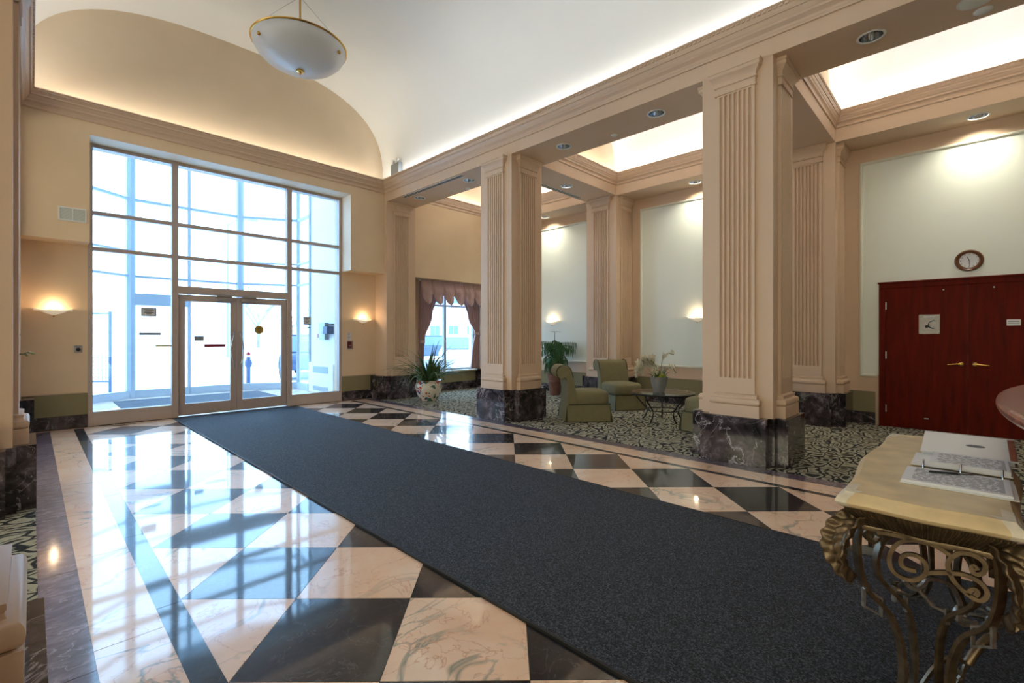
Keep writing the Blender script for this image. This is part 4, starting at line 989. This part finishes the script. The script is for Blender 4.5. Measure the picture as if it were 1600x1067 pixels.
# ================================================================== CONSOLE TABLE
cs = thing('console_table', 'ornate console table with cream stone top on scrolled bronze iron legs', 'table', (0, 0, .012))
TX, TY = 2.585, .11
HX, HY = .685, .222
def outline(off=0, n=40):
    pts = []
    def edge(a, b, ins):
        for k in range(n):
            u = k/n; d = ins*(math.sin(PI*u)**2-0.9*math.sin(2*PI*u)**2*.55)
            p = Vector(a).lerp(Vector(b), u); nrm = Vector((b[1]-a[1], -(b[0]-a[0]))).normalized(); pts.append(p+nrm*d)
    hx, hy = HX-off, HY-off
    cs_ = [(TX-hx, TY-hy), (TX+hx, TY-hy), (TX+hx, TY+hy), (TX-hx, TY+hy)]
    edge(cs_[0], cs_[1], .022); edge(cs_[1], cs_[2], .03); edge(cs_[2], cs_[3], .022); edge(cs_[3], cs_[0], .012)
    return pts
def slab(prof, ribs=0, amp=0, n=40):
    m = MB(); rows = [(outline(o, n), z) for o, z in prof]; N_ = len(rows[0][0]); v = []; f = []
    for r, (pts, z) in enumerate(rows):
        for i, p in enumerate(pts):
            if ribs and 0 < r < len(rows)-1:
                k = amp*math.cos(2*PI*ribs*i/N_); d = Vector((p.x-TX, p.y-TY)); p = Vector((p.x+k*(1 if abs(d.x)/HX > abs(d.y)/HY else 0)*math.copysign(1, d.x), p.y+k*(1 if abs(d.x)/HX <= abs(d.y)/HY else 0)*math.copysign(1, d.y)))
            v.append((p.x, p.y, z))
    for r in range(len(rows)-1):
        for i in range(N_): f.append((r*N_+i, r*N_+(i+1) % N_, (r+1)*N_+(i+1) % N_, (r+1)*N_+i))
    f += [tuple(range(N_))[::-1], tuple((len(rows)-1)*N_+i for i in range(N_))]
    return m.add(v, f)
z0 = -.012
slab([(.045, .795+z0), (.02, .797+z0), (.006, .805+z0), (.0, .815+z0), (.004, .828+z0), (.016, .84+z0), (.02, .843+z0), (.024, .85+z0)]).build('stone_top', M['stone'], cs, smooth=40)
EDGE = [(.045, .795+z0), (.02, .797+z0), (.006, .805+z0), (.0, .815+z0), (.004, .828+z0), (.016, .84+z0), (.02, .843+z0), (.024, .85+z0)]
for c_ in range(4):                                       # paler stone where the corners are worn
    m = MB(); v = []; rows = [(outline(o-.0012), z+.0006) for o, z in EDGE]+[(outline(.05), .8512+z0)]; ids = [(c_*40+k) % 160 for k in range(-3, 4)]
    for pts, z in rows: v += [(pts[i].x, pts[i].y, z) for i in ids]
    m.add(v, [(r*7+i, r*7+i+1, (r+1)*7+i+1, (r+1)*7+i) for r in range(len(rows)-1) for i in range(6)]).build('worn_corner', M['stonepale'], cs, smooth=40)
slab([(.05, .798+z0), (.022, .796+z0), (.026, .785+z0), (.045, .765+z0), (.062, .745+z0), (.068, .735+z0), (.08, .733+z0)], 112, .0042, 280).build('gadrooned_apron', M['bronze'], cs, smooth=60)
slab([(.075, .738+z0), (.062, .736+z0), (.06, .728+z0), (.062, .720+z0), (.075, .718+z0)]).build('iron_frame', M['bronze'], cs, smooth=40)
def catmull(P, n=5):
    P = [Vector(p) for p in P]; out = []
    for i in range(len(P)-1):
        a, b, c, d = P[max(i-1, 0)], P[i], P[i+1], P[min(i+2, len(P)-1)]
        for k in range(n):
            t = k/n; out.append(.5*((2*b)+(c-a)*t+(2*a-5*b+4*c-d)*t*t+(3*b-a-3*c+d)*t**3))
    return out+[P[-1]]
def leg(cx, cy, ox, oy):
    lg = thing('leg', None, None, (cx, cy, z0), math.atan2(oy, ox)); lg.parent = cs
    pt = lambda q: [(d, 0, z) for d, z in q]
    o1 = [(-.07, .735), (-.03, .742), (.0, .728), (.012, .70), (.014, .646), (.008, .587), (-.01, .527), (-.034, .491), (-.07, .457), (-.10, .418), (-.125, .358), (-.14, .294), (-.142, .2), (-.115, .10), (-.06, .045), (0, .0255), (.035, .038), (.035, .06), (.012, .068)]
    i1 = [(-.085, .735), (-.095, .70), (-.07, .672), (-.052, .616), (-.06, .557), (-.09, .517), (-.113, .495), (-.15, .455), (-.173, .388), (-.182, .294), (-.178, .2), (-.145, .10), (-.09, .048), (-.05, .038)]
    sc = [(-.05, .735), (-.02, .72), (-.015, .69), (-.04, .672), (-.06, .69), (-.048, .708)]
    MB().bar(catmull(pt(o1)), .012, .028, (0, 1, 0)).xform(Matrix()).build('outer_scroll_bar', M['bronze'], lg, smooth=50)
    MB().bar(catmull(pt(i1)), .011, .022, (0, 1, 0)).build('inner_scroll_bar', M['bronze'], lg, smooth=50)
    MB().bar(catmull(pt(sc)), .008, .018, (0, 1, 0)).build('small_scroll', M['bronze'], lg, smooth=50)
    q = [(-.008, .515), (-.008, .455), (-.068, .42), (-.068, .48), (-.008, .515)]
    MB().bar(pt(q), .008, .012, (0, 1, 0)).build('square_link', M['silverleaf'], lg)
    MB().box(-.116, -.007, .47, -.109, .007, .52).build('link_bar', M['silverleaf'], lg); MB().box(-.156, -.007, .435, -.149, .007, .485).build('link_bar', M['silverleaf'], lg)
    C_ = catmull([Vector((-.012, 0, .742)), Vector((.028, 0, .725)), Vector((.058, 0, .685)), Vector((.066, 0, .64)), Vector((.050, 0, .595)), Vector((.018, 0, .560))], 8); n = len(C_)-1
    def f(u, v):
        x = v*n; i = min(int(x), n-1); p = C_[i].lerp(C_[i+1], x-i); tg = (C_[i+1]-C_[i]).normalized(); nr = Vector((tg.z*-1, 0, tg.x)); nr = Vector((-tg.z, 0, tg.x))
        t = 2*u-1; w_ = (.030+.026*math.sin(PI*min(1, v*1.05)))*(1-.45*v**3)*(1+.07*math.cos(v*2*PI*9))*(1 if v < .97 else .5)
        rib = .0035*math.cos(2*PI*(v*7-abs(t)*1.6))*min(1, abs(t)*3)-.004*math.exp(-(t*9)**2)+.004*math.cos(t*PI*3)
        return p+Vector((0, t*w_, 0))+nr*(.035*t*t-rib)
    MB().grid(f, 40, 48).build('acanthus_leaf', M['bronze'], lg, smooth=180, solid=.006)
    return lg
for sx in (-1, 1):
    for sy in (-1, 1): leg(TX+sx*(HX-.075), TY+sy*(HY-.062), sx, sy)
fp = thing('fretwork', None, None, (0, 0, z0)); fp.parent = cs
FX = 1.957
A_ = [(.126, .728), (.167, .708), (.192, .657), (.185, .613), (.156, .596), (.126, .603), (.104, .63), (.104, .66), (.121, .677), (.144, .677), (.161, .663), (.163, .64), (.15, .629), (.126, .63)]
B_ = [(.225, .724), (.192, .728), (.126, .728), (.084, .724), (.046, .705)]
C2 = [(-.012, .681), (-.004, .691), (.001, .679), (-.008, .668), (-.024, .678), (-.027, .704), (-.008, .721), (.022, .721), (.043, .702), (.053, .673), (.043, .637), (.028, .617), (.01, .602), (-.008, .593), (-.023, .597), (-.032, .622), (-.016, .647), (.017, .657), (.054, .65), (.101, .634)]
D_ = [(.01, .602), (.004, .615), (-.006, .622), (-.012, .614), (-.006, .603)]
for x in (FX, 2*TX-FX):
    for q in (A_, B_, C2, D_): MB().bar(catmull([(x, y, z) for y, z in q]), .012, .012, (1, 0, 0)).build('scroll', M['bronze'], fp, smooth=50)
    for q in (A_, B_):
        pass
for yy in (TY-HY+.068, TY+HY-.068):                      # long sides: mirrored pairs of C-scrolls
    for s in (-1, 1):
        q = [(.46, .725), (.40, .69), (.37, .64), (.40, .60), (.45, .61), (.465, .65), (.44, .668), (.42, .655)]
        MB().bar(catmull([(TX+s*a, yy, z) for a, z in q]), .009, .012, (0, 1, 0)).build('scroll', M['bronze'], fp, smooth=50)
        q = [(.37, .66), (.25, .70), (.12, .69), (.05, .64), (.08, .60), (.12, .61), (.115, .64)]
        MB().bar(catmull([(TX+s*a, yy, z) for a, z in q]), .009, .012, (0, 1, 0)).build('scroll', M['bronze'], fp, smooth=50)
stc = thing('stretcher', None, None, (0, 0, z0)); stc.parent = cs
for q, m, w_ in (([(2.102, .168, .531), (2.114, .156, .51), (2.131, .138, .502), (2.148, .12, .518), (2.16, .109, .535), (2.189, .079, .531), (2.218, .049, .506), (2.235, .032, .46), (2.239, .027, .419), (2.232, .035, .407), (2.226, .041, .423), (2.232, .035, .438)], 'silverleaf', .010),
                 ([(2.226, .041, .415), (2.235, .032, .386), (2.252, .014, .378), (2.28, -.012, .386)], 'silverleaf', .009),
                 ([(2.143, .126, .165), (2.174, .094, .229), (2.206, .061, .26), (2.229, .038, .264), (2.245, .02, .25)], 'bronze', .010),
                 ([(2.255, .011, .245), (2.249, .017, .237), (2.241, .026, .196), (2.229, .038, .17), (2.235, .03, .14)], 'bronze', .008),
                 ([(2.221, .046, .19), (2.215, .05, .205), (2.229, .038, .222), (2.24, .027, .204), (2.234, .033, .19)], 'silverleaf', .008)):
    MB().bar(catmull(q), .012, w_, (.7, .7, 0)).build('scroll', M[m], stc, smooth=50)
MB().tube(catmull([(2.33, -.06, .345), (2.31, -.042, .332), (2.284, -.018, .303), (2.262, .004, .262), (2.255, .011, .245)], 4), .015, 10, scale=[.6]+[.9+.1*k/15 for k in range(16)]).build('fluted_horn', M['bronze'], stc, smooth=60)
rc = Vector((2.335, -.055, .385))
MB().ball(tuple(rc), .024, 12, 8, 1.1).build('berry_boss', M['silverleaf'], stc, smooth=180)
for k in range(6):
    a = 2*PI*k/6; d = Vector((-.5, .5, 0)).normalized(); u = Vector((.7, .7, 0)); o_ = u*math.cos(a)*.03+Vector((0, 0, 1))*math.sin(a)*.03
    strap([rc+o_*.3, rc+o_*.9+d*.02, rc+o_*1.2+d*.045, rc+o_*1.0+d*.065], .016, .3).build('petal_leaf', M['silverleaf'], stc, smooth=180)
MB().ball((2.262, .018, .402), .006, 8, 6).build('bud_tip', M['silverleaf'], stc, smooth=180)
MB().tube([(2.335, -.055, .385), (2.45, -.02, .30), (TX, TY, .26), (2.8, .2, .26), (3.05, .26, .12)], .010, 8).build('cross_bar', M['bronze'], stc, smooth=180)

# ================================================================== THINGS ON THE CONSOLE
bk = thing('open_binder', 'open white ring binder with printed log sheets on the console top', 'binder', (0, 0, .85))
zc = .004
MB().box(2.165, -.108, .0005, 2.405, .185, zc).build('front_cover', M['whitep'], bk, bevel=.0015)
MB().box(2.405, -.105, .0005, 2.455, .18, zc).build('spine', M['whitep'], bk)
MB().box(2.455, -.105, .012, 2.70, .175, .016).build('back_cover', M['whitep'], bk)
pg = MB().box(2.18, -.094, zc, 2.415, .182, zc+.008).build('page_stack', M['paper'], bk)
pg2 = MB().box(2.45, -.10, .016, 2.68, .12, .034).build('page_stack', M['paper'], bk)
rnd = random.Random(4); ln = MB()
for k in range(22):
    x = 2.205+k*.0088
    y = -.078
    while y < .15:
        w_ = rnd.uniform(.008, .03); ln.box(x, y, zc+.0079, x+.0028, min(y+w_, .155), zc+.0084); y += w_+rnd.uniform(.004, .012)
tag(ln.build('print_lines', M['ink'], pg), kind='stuff'); ln = MB()
for k in range(18):
    x = 2.47+k*.0105; y = -.09
    while y < .09:
        w_ = rnd.uniform(.008, .03); ln.box(x, y, .0339, x+.0026, min(y+w_, .10), .0344); y += w_+rnd.uniform(.004, .014)
tag(ln.build('print_lines', M['ink'], pg2), kind='stuff')
for y in (.135, .03, -.078):
    MB().tube([(2.43+.028*math.cos(a)*1.0, y, .006+.036*math.sin(a)) for a in [PI*k/12 for k in range(13)]], .0028, 8).build('ring', M['chrome'], bk, smooth=180)
MB().box(2.422, -.095, zc, 2.438, .15, zc+.006).build('ring_bar', M['chrome'], bk)
pen = thing('pen', 'black and silver pen lying across the open binder', 'pen', (2.365, .055, .868), math.radians(-66))
MB().tube([(-.065, 0, 0), (.02, 0, 0)], .0042, 10).build('barrel', M['darkink'], pen, smooth=60)
MB().tube([(.02, 0, 0), (.06, 0, 0), (.07, 0, 0)], .0036, 10, scale=[1, .9, .2]).build('silver_end', M['chrome'], pen, smooth=60)
b2 = thing('closed_binder', 'closed white binder with a faint oval seal behind the open binder', 'binder', (2.69, .02, .851), 0)
T = Matrix.Rotation(math.radians(-9), 4, 'Y')
MB().box(0, -.15, .002, .29, .14, .006).build('back_cover', M['whitep'], b2); MB().box(.015, -.14, .006, .27, .13, .022).xform(Matrix.Rotation(math.radians(-3), 4, 'Y')).build('page_stack', M['paper'], b2)
fc = MB().box(0, -.15, .024, .285, .14, .028).xform(T).build('front_cover', M['whitep'], b2, bevel=.001)
MB().box(.285, -.15, .002, .292, .14, .072).build('spine', M['whitep'], b2)
MB().lathe([(.030, .0282), (.030, .0288)], 24).xform(T @ Matrix.Translation((.14, -.03, 0)) @ Matrix.Scale(.55, 4, (1, 0, 0))).build('oval_seal', M['ink'], fc)
MB().box(.01, -.149, .0281, .275, -.128, .0287).xform(T).build('pink_edge_strip', M['desk'], fc)

# ================================================================== OUTSIDE
tag(MB().box(-60, 10.0, -.4, 120, 140, -.02).build('snow_ground', M['snow']), 'snow-covered forecourt outside the glass', kind='structure')
fe = thing('mesh_fence', 'dark mesh fence with one post outside the left glass', 'fence', (1.374, 15.33, 0), math.atan2(.715, -.699))
MB().tube([(0, 0, -.02), (0, 0, 2.0)], .035, 8).build('post', M['bollard'], fe); MB().tube([(2.4, 0, -.02), (2.4, 0, 2.0)], .035, 8).build('post', M['bollard'], fe)
for z in (.25, 1.95): MB().tube([(0, 0, z), (2.4, 0, z)], .022, 6).build('rail', M['bollard'], fe)
ms = MB()
for k in range(1, 24): ms.tube([(k*.1, 0, .25), (k*.1, 0, .95)], .006, 4)
for k in range(1, 7): ms.tube([(0, 0, .25+k*.1), (2.4, 0, .25+k*.1)], .006, 4)
tag(ms.build('wire_mesh', M['bollard'], fe), kind='stuff')
bo = thing('bollard', 'blue-grey post with a capped head outside the right door leaf', 'post', (4.39, 14.95, -.02))
MB().lathe([(.001, 0), (.10, 0), (.10, .03), (.055, .05), (.055, .50), (.085, .54), (.10, .62), (.085, .70), (.055, .74), (.055, .80), (.001, .80)], 20, cap=False).build('shaft', M['bollard'], bo, smooth=40)
MB().lathe([(.05, .80), (.05, .85), (.001, .85)], 16, cap=False).build('white_band', M['whitep'], bo); MB().lathe([(.001, .85), (.06, .85), (.06, .90), (.03, .95), (.001, .95)], 16, cap=False).build('cap', M['red'], bo, smooth=40)
def car(loc, rz, label, paint, roof='carpaint', snowed=False):
    t = thing('parked_car', label, 'car', loc, rz, 'parked cars outside')
    side = [(-2.2, .32), (2.15, .32), (2.2, .55), (2.1, .72), (1.2, .88), (-1.5, .90), (-2.1, .84), (-2.25, .6)]
    m = MB(); m.prism([(a, b) for a, b in side], -.82, .82); m.xform(Matrix.Rotation(PI/2, 4, 'X')).build('body', M[paint], t, bevel=.08)
    cab = MB(); b0 = [(-1.75, .88), (1.15, .88)]; cab.add([(-1.85, -.74, .88), (1.15, -.74, .88), (1.15, .74, .88), (-1.85, .74, .88), (-1.35, -.62, 1.42), (.35, -.62, 1.42), (.35, .62, 1.42), (-1.35, .62, 1.42)], [(3, 2, 1, 0), (4, 5, 6, 7), (0, 1, 5, 4), (1, 2, 6, 5), (2, 3, 7, 6), (3, 0, 4, 7)])
    cab.build('cabin', M['snow' if snowed else 'carglass'], t, bevel=.05)
    MB().add([(1.13, -.62, .93), (1.13, .62, .93), (.44, .54, 1.36), (.44, -.54, 1.36), (1.16, -.62, .95), (1.16, .62, .95), (.47, .54, 1.38), (.47, -.54, 1.38)], [(3, 2, 1, 0), (4, 5, 6, 7), (0, 1, 5, 4), (1, 2, 6, 5), (2, 3, 7, 6), (3, 0, 4, 7)]).build('windscreen', M['carglass'], t)
    MB().box(-1.34, -.63, 1.40, .34, .63, 1.47).build('roof_panel', M[roof], t, bevel=.04)
    for x in (-1.35, 1.35):
        for y in (-.80, .80):
            w_ = MB().lathe([(.001, -.1), (.2, -.1), (.32, -.09), (.32, .09), (.2, .1), (.001, .1)], 20, cap=False).xform(Matrix.Translation((x, y, .32)) @ Matrix.Rotation(PI/2, 4, 'X')).build('wheel', M['gasket'], t, smooth=40)
    for y in (-.6, .6): MB().box(2.12, y-.16, .58, 2.20, y+.16, .70).build('headlight', M['whitep'], t); 
    return t
car((11.4, 24.4, -.02), math.radians(200), 'dark blue-grey car parked far beyond the right door leaf', 'carpaint')
car((7.2, 17.0, -.02), math.radians(60), 'dark car close outside the porch, seen past the right glass', 'carpaint')
car((15.0, 21.9, -.02), math.radians(150), 'blue car behind the left half of the curtained window', 'carpaint')
car((11.9, 14.5, -.02), math.radians(232), 'snow-covered white car behind the right half of the curtained window', 'snow', 'snow', True)
pb = thing('planter_bowl', 'large grey concrete planter bowl outside the curtained window', 'planter', (8.75, 12.0, -.02))
MB().lathe([(.001, 0), (.34, 0), (.36, .05), (.62, .52), (.70, .62), (.70, .70), (.62, .70), (.6, .64), (.001, .62)], 36, cap=False).build('bowl', M['concrete'], pb, smooth=40)
MB().lathe([(.61, .66), (.45, .74), (.2, .78), (.001, .79)], 24, cap=False).build('snow_cap', M['snow'], pb, smooth=180)
bd = thing('building', 'pale building with teal windows beyond the curtained window', 'building', (36.6, 48.4, 0), -math.atan2(.715, .699))
MB().box(-16, 0, -.02, 16, 8, 10).build('wall', M['facade'], bd); MB().box(-16.3, -.3, 10, 16.3, 8.3, 10.6).build('parapet', M['facade'], bd)
MB().box(-16, -.12, 4.9, 16, .02, 5.2).build('string_course', M['facade'], bd)
for z in (1.0, 5.6):
    for k in range(12):
        x = -13.2+k*2.35
        w_ = MB().box(x, -.1, z-.08, x+1.3, .05, z+1.83).build('window_frame', M['whitep'], bd)
        for q in range(2): MB().box(x+.05+q*.62, -.13, z, x+.63+q*.62, -.09, z+1.75).build('pane', M['facwin'], w_)
bd2 = thing('building', 'low pale building far beyond the porch', 'building', (14, 82, 0), 0)
MB().box(-22, 0, -.02, 14, 8, 6.5).build('wall', M['facade'], bd2); MB().box(-22.3, -.2, 6.5, 14.3, 8.2, 7).build('parapet', M['snow'], bd2)
for k in range(5):
    x = -20+k*7.4; w_ = MB().box(x, -.1, 1.4, x+2, .05, 3.6).build('window_frame', M['whitep'], bd2); MB().box(x+.1, -.14, 1.5, x+1.9, -.09, 3.5).build('pane', M['palewin'], w_)
def tree(loc, h, seed, label):
    rnd = random.Random(seed); t = thing('bare_tree', label, 'tree', loc, 0, 'bare winter trees')
    def branch(m, p, d, ln, r, dep):
        q = p+d*ln; m.tube([p, p+d*ln*.5+Vector((rnd.uniform(-1, 1), rnd.uniform(-1, 1), 0))*ln*.05, q], r, 5, scale=[1, .85, .65])
        if dep == 0: return
        for k in range(3):
            nd = (d+Vector((rnd.uniform(-.8, .8), rnd.uniform(-.8, .8), rnd.uniform(-.1, .5)))).normalized(); branch(m, p+d*ln*rnd.uniform(.55, 1), nd, ln*rnd.uniform(.55, .75), r*.6, dep-1)
    tr = MB().tube([(0, 0, -.1), (.05, 0, h*.18), (0, .04, h*.34)], h*.018, 8, scale=[1.3, 1, .85]); tr.build('trunk', M['bark'], t, smooth=180)
    for k in range(5):
        m = MB(); a = 2*PI*k/5+rnd.uniform(-.4, .4); branch(m, Vector((0, 0, h*rnd.uniform(.22, .34))), Vector((math.cos(a)*.7, math.sin(a)*.7, 1)).normalized(), h*.3, h*.009, 3); m.build('limb', M['bark'], t)
tree((19.6, 63, 0), 9, 1, 'bare winter tree far beyond the left door leaf'); tree((22.5, 60, 0), 7, 2, 'bare winter tree beyond the right door leaf, left of the gold sticker'); tree((24.2, 66, 0), 6, 3, 'bare winter tree beyond the right door leaf, right of the gold sticker')
lpn = thing('lamp_post', 'thin light pole outside, seen through the left door leaf', 'lamp post', (9.3, 36, 0))
MB().tube([(0, 0, -.05), (0, 0, 9)], .07, 8, scale=[1.3, .8]).build('pole', M['bark'], lpn); MB().tube([(0, 0, 8.9), (.5, -.3, 9.3), (1.2, -.7, 9.35)], .045, 6).build('arm', M['bark'], lpn); MB().box(1.0, -.9, 9.28, 1.6, -.6, 9.4).build('lamp_head', M['bark'], lpn)
